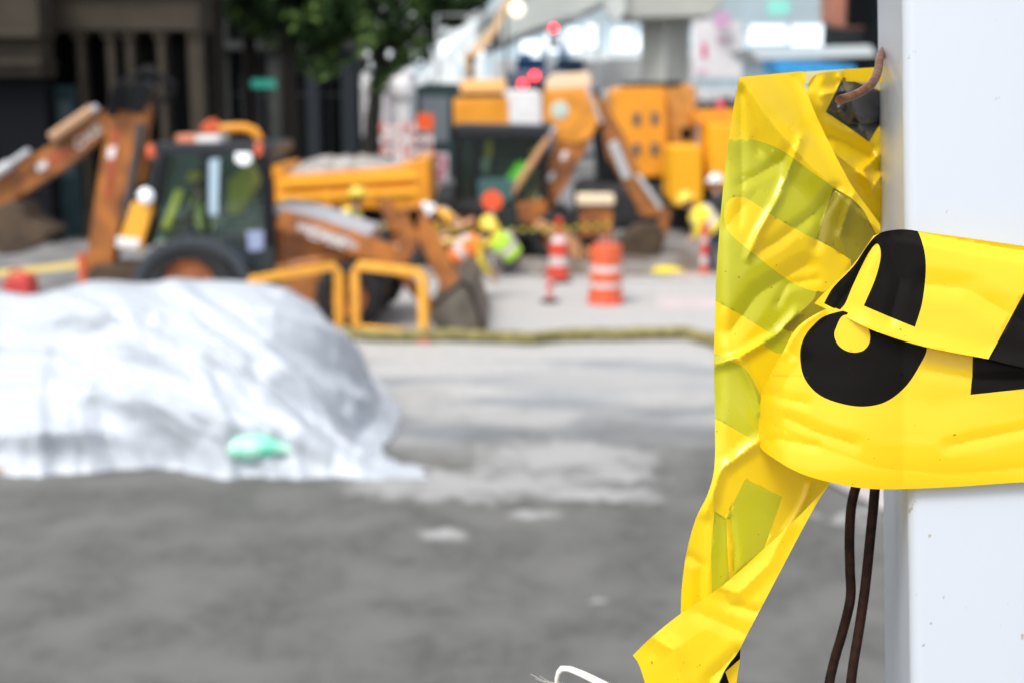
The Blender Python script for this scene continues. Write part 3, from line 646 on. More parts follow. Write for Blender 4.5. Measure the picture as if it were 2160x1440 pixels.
def person(x, y, label, face=1, bulk=1.1, lean=60, hipz=.85, knee=(.1, .48), vest=LIME, shirt=DCL, trousers=NAVY, hat=YP, hand=(.55, .7), rz=0, group="road workers in hard hats", z0=0, gloves=None, stripe=True, headtilt=0):
    t = empty("person", (x, y, z0), label, "person", group)
    M = Matrix.Rotation(rz, 3, 'Z')
    def V(a, b, c): return tuple(Vector((x, y, z0)) + M @ Vector((a * face, b, c)))
    l = R(lean); sn, cs = math.sin(l), math.cos(l)
    def T(d, b, up=0): return V(sn * d - cs * up, b, hipz + cs * d + sn * up)      # point along the spine
    pel, waist, chest, neck = T(0, 0), T(.2, 0, .01), T(.38, 0, .02), T(.5, 0)
    hl = R(max(0, lean - 25 + headtilt)); hc = Vector(T(.62, 0)) + M @ Vector((face * .06 * math.sin(hl), 0, .02)); hd = Vector((math.sin(hl) * face, 0, math.cos(hl)))
    body = [[(pel, .12), (waist, .115), (chest, .135), (neck, .055), (tuple(hc), .085), (tuple(hc + M @ hd * .1), .075)]]
    arms = []; legs = []
    for s in (-1, 1):
        sh = T(.43, s * .18); hnd = Vector(V(hand[0], s * .12, hand[1])); shv = Vector(sh)
        d = hnd - shv; L = min(d.length, .56); hnd = shv + d.normalized() * L
        el = (shv + hnd) / 2 + Vector((-.04 * face, s * .07, -math.sqrt(max(0, .29 ** 2 - (L / 2) ** 2)) * .8))
        arms.append([(chest, .1), (sh, .062), (tuple(el), .045), (tuple(hnd), .03)])
        fd = (hnd - el).normalized(); sd_ = fd.cross(Vector((0, 0, 1)));  sd_ = sd_.normalized() if sd_.length > .1 else Vector((0, 1, 0))
        palm = hnd + fd * .07
        body.append([(chest, .135), (sh, .055), (tuple(el), .04), (tuple(hnd), .026), (tuple(palm), .034)])
        for k in range(4):
            b0 = palm + sd_ * (k - 1.5) * .021 + fd * .02; ln = (.06, .075, .07, .05)[k]
            body.append([(tuple(palm), .034), (tuple(b0), .011), (tuple(b0 + fd * ln * .6), .010), (tuple(b0 + fd * ln * .9 + Vector((0, 0, -.025))), .008)])
        body.append([(tuple(hnd), .026), (tuple(hnd + fd * .03 - sd_ * .035 * s), .012), (tuple(hnd + fd * .07 - sd_ * .055 * s), .010)])
        hp = V(0, s * .09, hipz - .03); kn = V(knee[0], s * .13, knee[1]); an = V(knee[2] if len(knee) > 2 else -.02, s * .13, .1); toe = V((knee[2] if len(knee) > 2 else -.02) + .16, s * .15, .05)
        legs.append([(pel, .13), (hp, .095), (kn, .065), (an, .052)])
        body.append([(pel, .12), (hp, .085), (kn, .055), (an, .04)])
        limb("boot", [[(Vector(an) + Vector((0, 0, .04)), .06), (V((knee[2] if len(knee) > 2 else -.02), s * .13, .055), .055), (toe, .045)]], mat("boot_leather", (.10, .06, .03), .7), t)
    limb("body", body, SKIN, t)
    limb("trousers", legs, trousers, t)
    limb("shirt", [[(pel, .125), (waist, .13), (chest, .15), (neck, .065)]] + arms, shirt, t)
    v = MB(); ns = 16; rings = []
    for d, ra, rb in ((-.02, .165, .13), (.1, .17, .14), (.22, .175, .15), (.34, .19, .16), (.43, .17, .13), (.49, .09, .08)):
        for k in range(ns):
            a = 2 * math.pi * k / ns; rings.append(T(d, ra * math.cos(a) * 1.12 * bulk, rb * math.sin(a) * 1.12 * bulk + .01))
    fs = []; mis = []
    for i in range(5):
        for k in range(ns): fs.append([i * ns + k, i * ns + (k + 1) % ns, (i + 1) * ns + (k + 1) % ns, (i + 1) * ns + k])
    v.add(rings, fs); v.m = [(1 if stripe and (i == 1 or (i in (2, 3) and k in (2, 3, 4, 5, 10, 13))) else 0) for i in range(5) for k in range(ns)]
    v.build("vest", [vest, REFL], t, smooth=True)
    ax = (M @ hd).normalized(); q = MB()
    q.lathe((0, 0, 0), [(.15, 0), (.155, .01), (.118, .02), (.115, .06), (.095, .105), (.05, .135), (.001, .142)], 20)
    rot = Vector((0, 0, 1)).rotation_difference(ax).to_matrix(); c0 = hc + ax * .07
    q.v = [rot @ Vector((p.x * 1.2, p.y * 1.08, p.z * 1.08)) + c0 for p in q.v]; q.build("hard_hat", hat, t, smooth=True)
    # face
    fw = rot @ (M @ Vector((face, 0, 0))); q = MB(); side = ax.cross(fw).normalized()
    q.ball(hc + fw * .10 + ax * .005, .018, 8); q.build("nose", SKIN, t, smooth=True)
    q = MB()
    for s in (-1, 1): q.ball(hc + fw * .082 + side * s * .032 + ax * .035, .011, 8)
    q.build("eyes", HAIR, t, smooth=True)
    q = MB(); q.ball(hc + fw * .086 - ax * .04, .016, 8, (1, 1, .5)); q.build("mouth", mat("lips", (.4, .14, .11), .6), t, smooth=True)
    q = MB(); q.ball(hc - fw * .03 + ax * .02, .097, 12); q.build("hair", HAIR, t, smooth=True)
    return t
px_ = lambda px, Yv: xr(px, Yv)
person(px_(400, Y), Y + 1.05, "operator in a yellow vest seated inside the near backhoe cab", -1, lean=12, hipz=1.28, knee=(.35, 1.22, .38), vest=mat("olive_yellow_cloth", (.85, .75, .06), .8), z0=.02, hand=(.5, 1.4), group=None, stripe=False)

# ---------- dump truck with yellow bed
Y = 23.6
D = empty("dump_truck", (xr(740, Y), Y, 0), "dump truck with an amber ribbed bed full of grey rubble behind the near backhoe", "dump truck")
q = MB(); q.pp([(578, 372), (850, 352), (880, 335), (905, 335), (905, 440), (870, 448), (800, 442), (580, 430)], Y, 2.2); q.build("bed", YEL, D, bevel=.03)
q = MB(); q.pp([(585, 384), (880, 366), (882, 378), (586, 396)], Y - .1, .1); q.pp([(585, 412), (880, 398), (882, 410), (586, 424)], Y - .08, .08); q.build("side_rail", mat("bright_amber", (.95, .45, .03), .4), D, bevel=.01)
for px in (600, 690, 780, 880):
    q = MB(); q.pp([(px - 6, 374), (px + 6, 374), (px + 6, 436), (px - 6, 436)], Y - .06, .06); q.build("rib", YEL, D)
q = MB(); q.pp([(575, 350), (592, 350), (598, 378), (575, 378)], Y, 2.2); q.build("headboard", YEL, D)
# rubble load, lumpy
q = MB(); nx, ny = 40, 12; vs = []; fs = []; xa, xb = xr(598, Y), xr(865, Y); zb = zr(385, Y)
for j in range(ny + 1):
    for i in range(nx + 1):
        x = xa + (xb - xa) * i / nx; y = Y + .1 + 2.0 * j / ny
        e = math.sin(math.pi * min(1, max(0, i / nx))) ** .35 * (math.sin(math.pi * j / ny) ** .4 if 0 < j < ny else 0)
        vs.append((x, y, zb + e * (.35 + .1 * noise.noise(Vector((x * 2, y * 2, 0))) + .08 * noise.noise(Vector((x * 6, y * 6, 3)))) * 1.15))
for j in range(ny):
    for i in range(nx): k = j * (nx + 1) + i; fs.append([k, k + 1, k + nx + 2, k + nx + 1])
q.add(vs, fs); q.build("rubble_load", mat("grey_rubble", (.24, .22, .2), .95, col2=(.42, .40, .38), scale=3, bump=.8), D)
q = MB(); q.pp([(580, 445), (900, 450), (900, 468), (580, 468)], Y + .5, 1.2); q.build("chassis", BLK, D)
for px in (640, 720, 850):
    wheel(D, xr(px, Y), .5, .5, Y, .35, DRK)
# cab of the truck to the left, seen over the backhoe roof
q = MB(); q.pp([(300, 330), (560, 330), (565, 470), (290, 470)], Y, 2.2); q.build("cab", mat("truck_cab_dark", (.03, .035, .04), .4, spec=.08), D, bevel=.08)
q = MB(); q.tube([W(432, 280, Y), W(470, 272, Y), W(515, 270, Y), W(538, 278, Y), W(548, 296, Y), W(548, 330, Y)], .085, 10); q.build("grab_rail", YEL, D, smooth=True, label="amber bent tube arching above the backhoe cab roof")
q = MB(); q.pp([(424, 264), (446, 250), (462, 264), (462, 284), (424, 284)], Y - .1, .3); q.build("beacon", ORGP, D, bevel=.03)

# ---------- backhoe loader B (middle)
mat('pale_orange_steel', (.62, .32, .15), .5, var=.3)
Y = 25.5
B = empty("backhoe_loader", (xr(1100, Y), Y, 0), "orange backhoe loader in the middle with its dipper arm dug down beside the striped drum", "backhoe loader", "orange backhoe loaders")
def Pb(name, pix, Yv, th, m, parent=None, bevel=.015): return MB().pp(pix, Yv, th).build(name, m, parent or B, bevel=bevel)
cabb = Pb("cab_frame", [(963, 262), (1158, 266), (1162, 278), (1155, 288), (965, 286), (960, 274)], Y + .3, 1.7, MATS["cab_black"])
for pl_ in ([(963, 286), (978, 286), (972, 440), (955, 440)], [(1000, 286), (1016, 286), (1012, 440), (996, 440)], [(1142, 286), (1157, 286), (1152, 440), (1136, 440)]):
    for yy in (Y + .3, Y + 1.9): MB().pp(pl_, yy, .09).build("pillar", BLK, cabb)
for pl_ in ([(977, 287), (1001, 287), (997, 440), (972, 440)], [(1015, 287), (1143, 287), (1137, 440), (1012, 440)]):
    MB().pp(pl_, Y + .33, .012).build("window", GLASS, cabb)
Pb("cab_back", [(963, 286), (1158, 288), (1150, 445), (958, 445)], Y + 1.8, .05, mat("cab_interior", (.02, .03, .035), .6))
Pb("cab_lower", [(958, 440), (1150, 436), (1150, 500), (958, 505)], Y + .3, 1.6, MATS["cab_dark_panel"])
Pb("teal_panel", [(1008, 378), (1085, 378), (1080, 425), (1008, 428)], Y + .25, .04, mat("teal_panel", (.05, .13, .13), .4), cabb)
Pb("seat", [(1050, 345), (1100, 340), (1105, 400), (1050, 405)], Y + .9, .4, DRK)
MB().pp([(1026, 296), (1038, 296), (1036, 335), (1022, 335)], Y + .6, .05).build("warning_flag", mat("amber_cloth", (.9, .45, .03), .7), B)
MB().pp([(1016, 335), (1032, 335), (1030, 362), (1016, 362)], Y + .6, .05).build("papers", mat("pale_pink", (.6, .5, .55), .7), B)
wheel(B, xr(985, Y), .6, .62, Y, .4, RIM, "rear_wheel", 18); wheel(B, xr(1175, Y), .5, .5, Y, .35, RIM, "front_wheel", 16)
wheel(B, xr(985, Y), .6, .62, Y + 1.8, .4, RIM, "rear_wheel", 18); wheel(B, xr(1175, Y), .5, .5, Y + 1.8, .35, RIM, "front_wheel", 16)
Pb("chassis", [(960, 490), (1260, 480), (1270, 545), (960, 550)], Y + .5, 1.2, BLK)
Pb("counterweight", [(1090, 430), (1150, 420), (1160, 470), (1120, 478), (1095, 470)], Y + .2, .8, ORG)
# boom: two cheeks up to the knuckle
q = MB(); q.pp([(1082, 470), (1088, 440), (1128, 395), (1180, 285), (1250, 262), (1245, 300), (1190, 400), (1152, 462), (1120, 482)], Y + .5, .35); q.build("boom", ORG, B, bevel=.02)
q = MB(); q.pp([(1146, 192), (1240, 186), (1262, 210), (1268, 250), (1248, 290), (1215, 306), (1168, 296), (1170, 262), (1146, 258)], Y + .45, .5); q.build("knuckle", mat("bright_machine_orange", (.80, .32, .03), .45, var=.3), B, bevel=.03)
q = MB(); q.pp([(1150, 176), (1164, 158), (1240, 152), (1250, 168), (1244, 186), (1152, 191)], Y + .5, .4); q.build("knuckle_cover", mat("pale_orange_cover", (.85, .62, .42), .4), B, bevel=.03)
q = MB(); q.lathe(W(1181, 233, Y + .43), [(.001, -.01), (.13, -.01), (.17, 0), (.17, .04)], 22, 'Y'); q.build("reflection_disc", mat("pale_mint_reflection", (.5, .6, .54), .2), B)  # pale disc painted in for the round white reflection on the knuckle
cyl(B, (1078, 412), (1172, 268), Y + .35, .075, split=.85, m2=MATS['pale_orange_steel'])
q = MB(); q.tube([W(1255, 190, Y + .6), W(1262, 300, Y + .6), W(1275, 370, Y + .6)], .12, 8); q.build("hose_bundle", BLK, B)
q = MB(); q.pl([(1245, 195), (1290, 290), (1330, 370), (1375, 455)], [34, 50, 44, 34], Y + .55, .28); q.build("dipper", MATS["brown_orange"], B, bevel=.02)
q = MB(); q.pl([(1292, 300), (1324, 378)], 20, Y + .5, .06); q.build("dipper_cylinder", mat("grey_cylinder", (.5, .54, .56), .3, metal=.3), B, bevel=.02)
cyl(B, (1236, 180), (1268, 260), Y + .45, .06, split=.3, m2=mat("pinkish_steel", (.65, .45, .42), .4))
q = MB(); q.pl([(1345, 370), (1395, 440)], 10, Y + .45, .08); q.build("bucket_link", SIL, B)
q = MB(); q.pl([(1350, 440), (1405, 452), (1390, 520)], [24, 26, 20], Y + .5, .35); q.build("bucket_link", ORG, B, bevel=.01)
q = MB(); q.pp([(1315, 505), (1345, 478), (1390, 470), (1405, 500), (1392, 545), (1345, 556), (1310, 545), (1295, 528)], Y + .3, .8); q.build("digging_bucket", MUD, B, bevel=.03)
q = MB(); q.pl([(1130, 472), (1190, 500), (1235, 545)], [20, 30, 36], Y - .1, .2); q.build("stabilizer_arm", mat("pale_orange_steel", (.75, .38, .2), .5, var=.3), B, bevel=.02)
for k in range(3):
    Pb("decal", [(1186 - k * 28, 322 + k * 45), (1198 - k * 28, 318 + k * 45), (1194 - k * 28, 336 + k * 45), (1182 - k * 28, 338 + k * 45)], Y + .48, .01, WHT)
# box on legs beside boom
gx = empty("generator_cart", (xr(1255, 24), 24.2, 0), "small orange cart with a cream top rail between the backhoe wheels and the drum", "cart")
q = MB(); q.pp([(1218, 412), (1296, 412), (1296, 432), (1218, 432)], 24.2, .5); q.build("top", mat("cream", (.8, .66, .45), .5), gx, bevel=.02)
q = MB(); q.pp([(1224, 436), (1292, 436), (1292, 500), (1224, 500)], 24.3, .4); q.build("body", ORG, gx, bevel=.02)
q = MB()
for px in (1228, 1288): q.tube([(xr(px, 24.3), 24.5, 0), (xr(px, 24.3), 24.5, 1)], .03)
q.build("legs", BLK, gx)
person(px_(1085, 25.5), 26.3, "operator in a lime vest inside the cab of the middle backhoe", 1, lean=40, hipz=1.35, knee=(.3, 1.15, .35), bulk=1.3, vest=mat("bright_lime_cloth", (.35, .95, .08), .8, emit=None), hand=(.5, 1.5), z0=.12, group=None, stripe=False)

# ---------- far excavator C
Y = 31.0
Cx = empty("excavator", (xr(1012, Y), Y, 0), "amber excavator seen from the back above the middle backhoe cab", "excavator", "yellow excavating machines")
def Pc(name, pix, Yv, th, m, parent=None, bevel=.03): return MB().pp(pix, Yv, th).build(name, m, parent or Cx, bevel=bevel)
Pc("engine_housing", [(956, 208), (1072, 206), (1074, 262), (958, 266)], Y, 2.4, YEL)
Pc("hood", [(972, 168), (1066, 168), (1068, 195), (970, 196)], Y + .2, 2, mat("pale_amber", (.95, .55, .2), .35))
Pc("vent_band", [(976, 194), (1062, 194), (1064, 208), (974, 208)], Y + .3, 1.9, DRK)
Pc("undercarriage", [(950, 266), (1080, 266), (1080, 300), (950, 300)], Y + .2, 2, BLK)
for yy in (Y, Y + 2.0):
    q = MB(); q.box((xr(1010, Y), yy + .25, .5), (2.2, .5, 1.0)); q.build("track", RUB, Cx, bevel=.2)
q = MB(); q.box((xr(1010, Y), Y + 1.2, 1.4), (1.2, 1.2, 1.2)); q.build("turntable", BLK, Cx)
q = MB(); q.tube([W(994, 168, Y + 1), W(994, 140, Y + 1), W(1000, 118, Y + 1)], .07, 8); q.build("exhaust", MUD, Cx)
q = MB(); q.pl([(985, 125), (1005, 105), (1042, 62), (1062, 20), (1078, -20)], [16, 18, 13, 12, 10], Y + 1.2, .3); q.build("boom", mat("tan_boom", (.72, .48, .26), .5), Cx)
q = MB(); q.pl([(995, 160), (990, 140), (985, 120)], [18, 16, 16], Y + 1.2, .3); q.build("boom_foot", MATS["tan_boom"], Cx)
# ---------- far excavator D with four vents
Y = 32.0
E = empty("excavator", (xr(1400, Y), Y, 0), "large amber excavator with four dark vent openings right of the middle backhoe", "excavator", "yellow excavating machines")
def Pd(name, pix, Yv, th, m, parent=None, bevel=.03): return MB().pp(pix, Yv, th).build(name, m, parent or E, bevel=bevel)
hs = Pd("engine_housing", [(1292, 196), (1308, 184), (1404, 184), (1408, 355), (1398, 372), (1340, 376), (1296, 352)], Y, 2.6, YEL)
for px, py in ((1343, 252), (1382, 252), (1343, 316), (1382, 316)):
    q = MB(); q.pp([(px - 8, py - 13), (px + 8, py - 13), (px + 8, py + 13), (px - 8, py + 13)], Y - .02, .03); q.build("vent", mat("vent_dark", (.08, .08, .085), .6), hs, bevel=.02)
Pd("dark_top_edge", [(1325, 174), (1440, 172), (1440, 187), (1325, 188)], Y + .3, 2, BLK)
Pd("rear_body", [(1404, 190), (1430, 176), (1468, 182), (1470, 300), (1455, 330), (1406, 340)], Y + .3, 2.2, mat("dusty_amber", (.65, .30, .06), .5, var=.3))
Pd("hatch", [(1436, 268), (1460, 270), (1460, 296), (1436, 296)], Y + .27, .04, BLK)
Pd("side_box", [(1414, 310), (1480, 308), (1482, 420), (1470, 436), (1424, 436), (1414, 420)], Y - 2, 1.6, mat("deep_amber", (.86, .40, .005), .45), bevel=.04)
Pd("side_box", [(1494, 262), (1620, 262), (1620, 400), (1494, 400)], Y - 1.6, 1.6, MATS["deep_amber"], bevel=.04)
Pd("walkway", [(1470, 232), (1640, 232), (1640, 262), (1470, 262)], Y - 1, 2, YEL)
for yy in (Y - .2, Y + 2.1):
    q = MB(); q.box((xr(1350, Y), yy + .3, .55), (3.0, .6, 1.1)); q.build("track", RUB, E, bevel=.25)
q = MB(); q.box((xr(1370, Y), Y + 1.3, 1.2), (2.4, 1.6, .8)); q.box((xr(1540, Y), Y, .8), (2.4, 1.0, 1.3)); q.build("undercarriage", BLK, E)
q = MB()
for px, py, r_ in ((1480, 228, .18), (1505, 224, .15), (1530, 222, .2), (1560, 226, .2)): q.ball(W(px, py, Y - .5), r_, 10)
q.build("hose_coils", mat("dark_hoses", (.04, .04, .04), .7), E)
q = MB(); q.ball(W(1520, 222, Y - .9), .1, 10, (1, 1, 1.3)); q.build("marker_lamp", mat("crimson", (0, 0, 0)), E, smooth=True)

# ============================================================ WORKERS
person(px_(1078, 22.9), 23.2, "crouching worker in lime vest and yellow hard hat beside the tall marker cone", -1, lean=40, hipz=.42, knee=(.28, .42, -.05), vest=LIME, shirt=VYEL, hand=(.85, .62), rz=.15, headtilt=-15, bulk=1.45)
person(px_(962, 20.9), 20.9, "crouching worker in orange and yellow vest behind the near loader bucket", 1, lean=50, hipz=.62, knee=(.28, .46, -.05), bulk=1.3, vest=VORG, shirt=VYEL, hand=(.62, .22), hat=YP)
person(px_(950, 24), 24.0, "bending worker in orange and yellow vest and white hard hat at the trench", -1, lean=66, hipz=.86, knee=(.08, .47), bulk=1.3, vest=mat("amber_vest", (.92, .45, .03), .8), hat=WHT, hand=(.45, .45), rz=.9, trousers=DCL)
person(px_(1508, 23.4), 23.4, "stooping worker in yellow vest and navy trousers behind the right marker post", -1, lean=48, hipz=.88, knee=(.06, .48), bulk=1.35, vest=VYEL, shirt=VYEL, hat=YP, hand=(.36, .72), trousers=NAVY)
person(px_(1530, 24.6), 24.8, "dark dressed worker in a white hard hat partly behind the yellow tape", -1, lean=15, hipz=.92, knee=(.03, .5), vest=DCL, shirt=DCL, trousers=NAVY, hat=WHT, hand=(.4, 1.1), stripe=False)
person(px_(722, 21.6), 21.7, "worker in a yellow hard hat whose head shows above the near backhoe hood", 1, lean=22, hipz=.92, knee=(.03, .5), vest=VYEL, shirt=DCL, hat=YP, hand=(.4, 1.0))
q = MB(); q.tube([W(905, 512, 22.5), W(1010, 505, 22.5)], .055, 10); tag(q.build("pipe", mat("tan_yellow_pipe", (.75, .5, .16), .5)), "tan yellow pipe held between the two crouching workers", "pipe")
q = MB(); q.tube([W(915, 505, 23.4), W(1000, 462, 23.4)], .04, 10); tag(q.build("shovel_handle", mat("pinkish_wood", (.62, .33, .2), .6)), "pinkish wooden handle slanting above the tan pipe", "handle")
# paddle
pd_ = empty("paddle_sign", (xr(1040, 24.8), 24.8, 0), "round red-orange paddle sign left of the middle backhoe boom foot", "sign")
c = W(1038, 424, 24.8); q = MB(); q.lathe(c, [(.001, -.01), (.19, -.01), (.19, .01), (.001, .01)], 20, 'Y'); q.build("disc", mat("bright_red_orange", (.95, .12, .04), .4), pd_)
q = MB(); q.tube([(c.x, 24.82, 0), (c.x, 24.82, c.z - .1)], .02); q.build("pole", WHT, pd_)

# ============================================================ STREET SAFETY GEAR
# striped drum
g0 = G(1280, 645); Yd = g0.y + .28
dr = empty("traffic_drum", (g0.x, Yd, 0), "orange and white striped traffic drum standing alone on the pale slab", "traffic drum")
rr = .265; hh = .95
prof = [(rr * 1.02, .06), (rr, .10), (rr, .25), (rr * .96, .26), (rr * .96, .34), (rr * .96, .35), (rr * .95, .50), (rr * .93, .51), (rr * .93, .60), (rr * .93, .61), (rr * .92, .88), (rr * .86, .92), (.001, .93)]
q = MB(); q.lathe((g0.x, Yd, 0), prof, 28, mis=[0, 0, 0, 1, 0, 0, 0, 1, 0, 0, 0, 0]); q.build("barrel", [ORGP, REFL], dr, smooth=True)
q = MB(); q.lathe((g0.x, Yd, 0), [(.29, 0), (.29, .05), (rr * 1.02, .08), (.001, .08)], 24); q.build("base_ring", REDP, dr)
q = MB(); q.tube([(g0.x - .07, Yd, .92), (g0.x - .06, Yd, 1.0), (g0.x + .06, Yd, 1.0), (g0.x + .07, Yd, .92)], .016); q.build("handle", ORGP, dr)
def delineator(px, py, h, r, label, name="marker_post", cone=False):
    g_ = G(px, py); y = g_.y + .15
    t = empty(name, (g_.x, y, 0), label, "traffic cone" if cone else "marker post", None if cone else "red marker posts with black bases")
    q = MB(); n = 5; prof = [(r * 1.15 if cone else r, .04)]
    mis = []
    for k in range(n):
        f_ = (.26, .40, .62, .72, .98)[k]; z1 = h * f_; rad = r * (1.15 - .2 * f_ if f_ < .7 else .36) if cone else r
        prof.append((rad, z1)); mis.append(k % 2)
    prof.append((.001, h)); mis.append(0)
    q.lathe((g_.x, y, 0), prof, 18, mis=mis); q.build("post", [REDP, REFL], t)
    q = MB(); q.lathe((g_.x, y, 0), [(r * 1.0 + .1, 0), (r + .1, .03), (r + .02, .06), (.001, .06)], 8); q.build("base", RUB, t)
    if not cone: q = MB(); q.tube([(g_.x - .04, y, h - .01), (g_.x - .04, y, h + .06), (g_.x + .04, y, h + .06), (g_.x + .04, y, h - .01)], .012); q.build("grip", REDP, t)
delineator(1160, 641, .50, .055, "short red marker post in front of the striped cone")
delineator(1179, 597, 1.12, .155, "tall red and white striped cone left of the drum", "marker_cone", True)
delineator(1487, 592, 1.05, .065, "tall red and white marker post before the stooping worker")
# yellow gate barriers
Y = 17.4
def gate(c0, c1, label):
    """c0, c1: pixel (x, ytop, Yplane)"""
    a = W(c0[0], c0[1], c0[2]); b = W(c1[0], c1[1], c1[2])
    t = empty("gate_barrier", (a.x, a.y, 0), label, "barrier", "yellow gate barriers")
    z1 = (a.z + b.z) / 2; ln = (b - a); ln.z = 0; u = ln.normalized()
    A0 = Vector((a.x, a.y, 0)); B0 = Vector((b.x, b.y, 0)); z1 = max(.85, z1); r_ = .078
    q = MB(); q.tube([A0 + Vector((0, 0, .04)), A0 + Vector((0, 0, a.z - .12)), A0 + u * .07 + Vector((0, 0, a.z - .02)), B0 - u * .07 + Vector((0, 0, b.z - .02)), B0 + Vector((0, 0, b.z - .12)), B0 + Vector((0, 0, .04))], r_, 4)
    q.build("frame", AMB, t, bevel=.01)
    q = MB(); q.tube([A0 + Vector((0, 0, .1)), B0 + Vector((0, 0, .1))], .035, 6); q.build("lower_rail", AMB, t)
    for k in (A0, B0):
        q = MB(); q.box(k + Vector((0, 0, .02)), (.14, .4, .04)); q.build("foot", ORGP if k is B0 else AMB, t)
gate((522, 588, 17.1), (713, 558, 17.75), "amber gate barrier panel half behind the white tarpaulin")
gate((748, 556, 17.75), (893, 572, 17.3), "amber gate barrier panel standing clear beside the loader bucket")
# filter sock
pts = [G(640, 700), G(730, 716), G(830, 722), G(960, 720), G(1120, 727), G(1180, 720), G(1320, 718), G(1440, 714), G(1505, 730), G(1560, 760), G(1660, 790)]
sm = []
for i in range(len(pts) - 1):
    for k in range(8):
        f_ = k / 8; p = pts[i].lerp(pts[i + 1], f_); sm.append((p.x, p.y + .02 * math.sin(len(sm) * .9), .085))
q = MB(); q.tube(sm, [.085 + .012 * noise.noise(Vector((i * .7, 0, 0))) for i in range(len(sm))], 10)
tag(q.build("filter_sock", mat("sock_mesh", (.27, .24, .09), .95, col2=(.12, .105, .04), scale=9, bump=.8), smooth=True), "long olive yellow filter sock lying across the street", "filter sock")
# ground odds
c = G(1410, 586); q = MB(); q.ball((c.x, c.y + .2, .09), .3, 12, (1, .7, .3)); tag(q.build("sandbag", VYEL, smooth=True), "yellow sandbag on the kerb left of the right marker post", "sandbag")
q = MB(); a = G(1440, 592); q.box((a.x + .9, a.y + .1, .06), (2.2, .25, .12)); tag(q.build("timber_plank", mat("pink_timber", (.55, .35, .28), .8, var=.2)), "pinkish timber plank lying behind the right marker post", "plank")
# left edge: yellow tape line, red can, orange post
q = MB(); a, b_ = W(-60, 577, 15.6), W(170, 551, 15.6)
q.add([a, b_, b_ + Vector((0, .004, -.075)), a + Vector((0, .004, -.075))], [[0, 1, 2, 3]]); tag(q.build("barrier_tape_line", mat("pale_yellow_tape", (.80, .62, .18), .5)), "pale yellow tape line stretched before the rear of the near backhoe", "tape")
q = MB(); q.tube([(xr(164, 15.6), 15.6, 0), (xr(164, 15.6), 15.6, W(0, 535, 15.6).z)], .045, 10)
q.lathe((xr(164, 15.6), 15.6, 0), [(.16, 0), (.16, .04), (.05, .06)], 14); tag(q.build("tape_post", ORGP), "orange post holding the pale yellow tape line", "post")
q = MB(); q.pp([(2, 600), (14, 584), (52, 580), (62, 592), (66, 640), (2, 640)], 14.8, .3); q.v = [Vector((v.x, v.y, v.z if v.z > .65 else .0)) for v in q.v]
fc = empty("fuel_can", (xr(35, 14.8), 14.8, 0), "red fuel can behind the far left end of the tarpaulin", "fuel can"); q.build("body", REDDISH, fc, bevel=.04)
q = MB(); q.tube([W(20, 585, 14.95), W(24, 572, 14.95), W(44, 570, 14.95), W(50, 583, 14.95)], .02); q.build("handle", REDDISH, fc)
# site tape line across the work area, yellow / black
q = MB(); x0_, x1_ = xr(780, 22.8), xr(1300, 22.8)
n = 46; zt_ = W(1000, 470, 22.8).z
for i in range(n):
    xa = x0_ + (x1_ - x0_) * i / n; xb = x0_ + (x1_ - x0_) * (i + 1) / n
    sa = .10 * (2 * i / n - 1) ** 2 - .1; sb = .10 * (2 * (i + 1) / n - 1) ** 2 - .1
    q.add([(xa, 22.8, zt_ + sa), (xb, 22.8, zt_ + sb), (xb, 22.8, zt_ + sb - .055), (xa, 22.8, zt_ + sa - .055)], [[0, 1, 2, 3]], i % 2)
tag(q.build("barrier_tape_line", [mat("dull_yellow_tape", (.5, .42, .03), .5), BLK]), "yellow and black tape strung across the dug-up lane", "tape")
for px in (780, 1300):
    q = MB(); q.tube([(xr(px, 22.8), 22.83, 0), (xr(px, 22.8), 22.83, zt_ + .05)], .02); q.lathe((xr(px, 22.8), 22.83, 0), [(.12, 0), (.12, .03), (.03, .05)], 12)
    tag(q.build("tape_post", DRK), "thin dark post at the %s" % ("end of the yellow and black tape behind the loader arm" if px == 780 else "end of the yellow and black tape beside the orange cart"), "post")

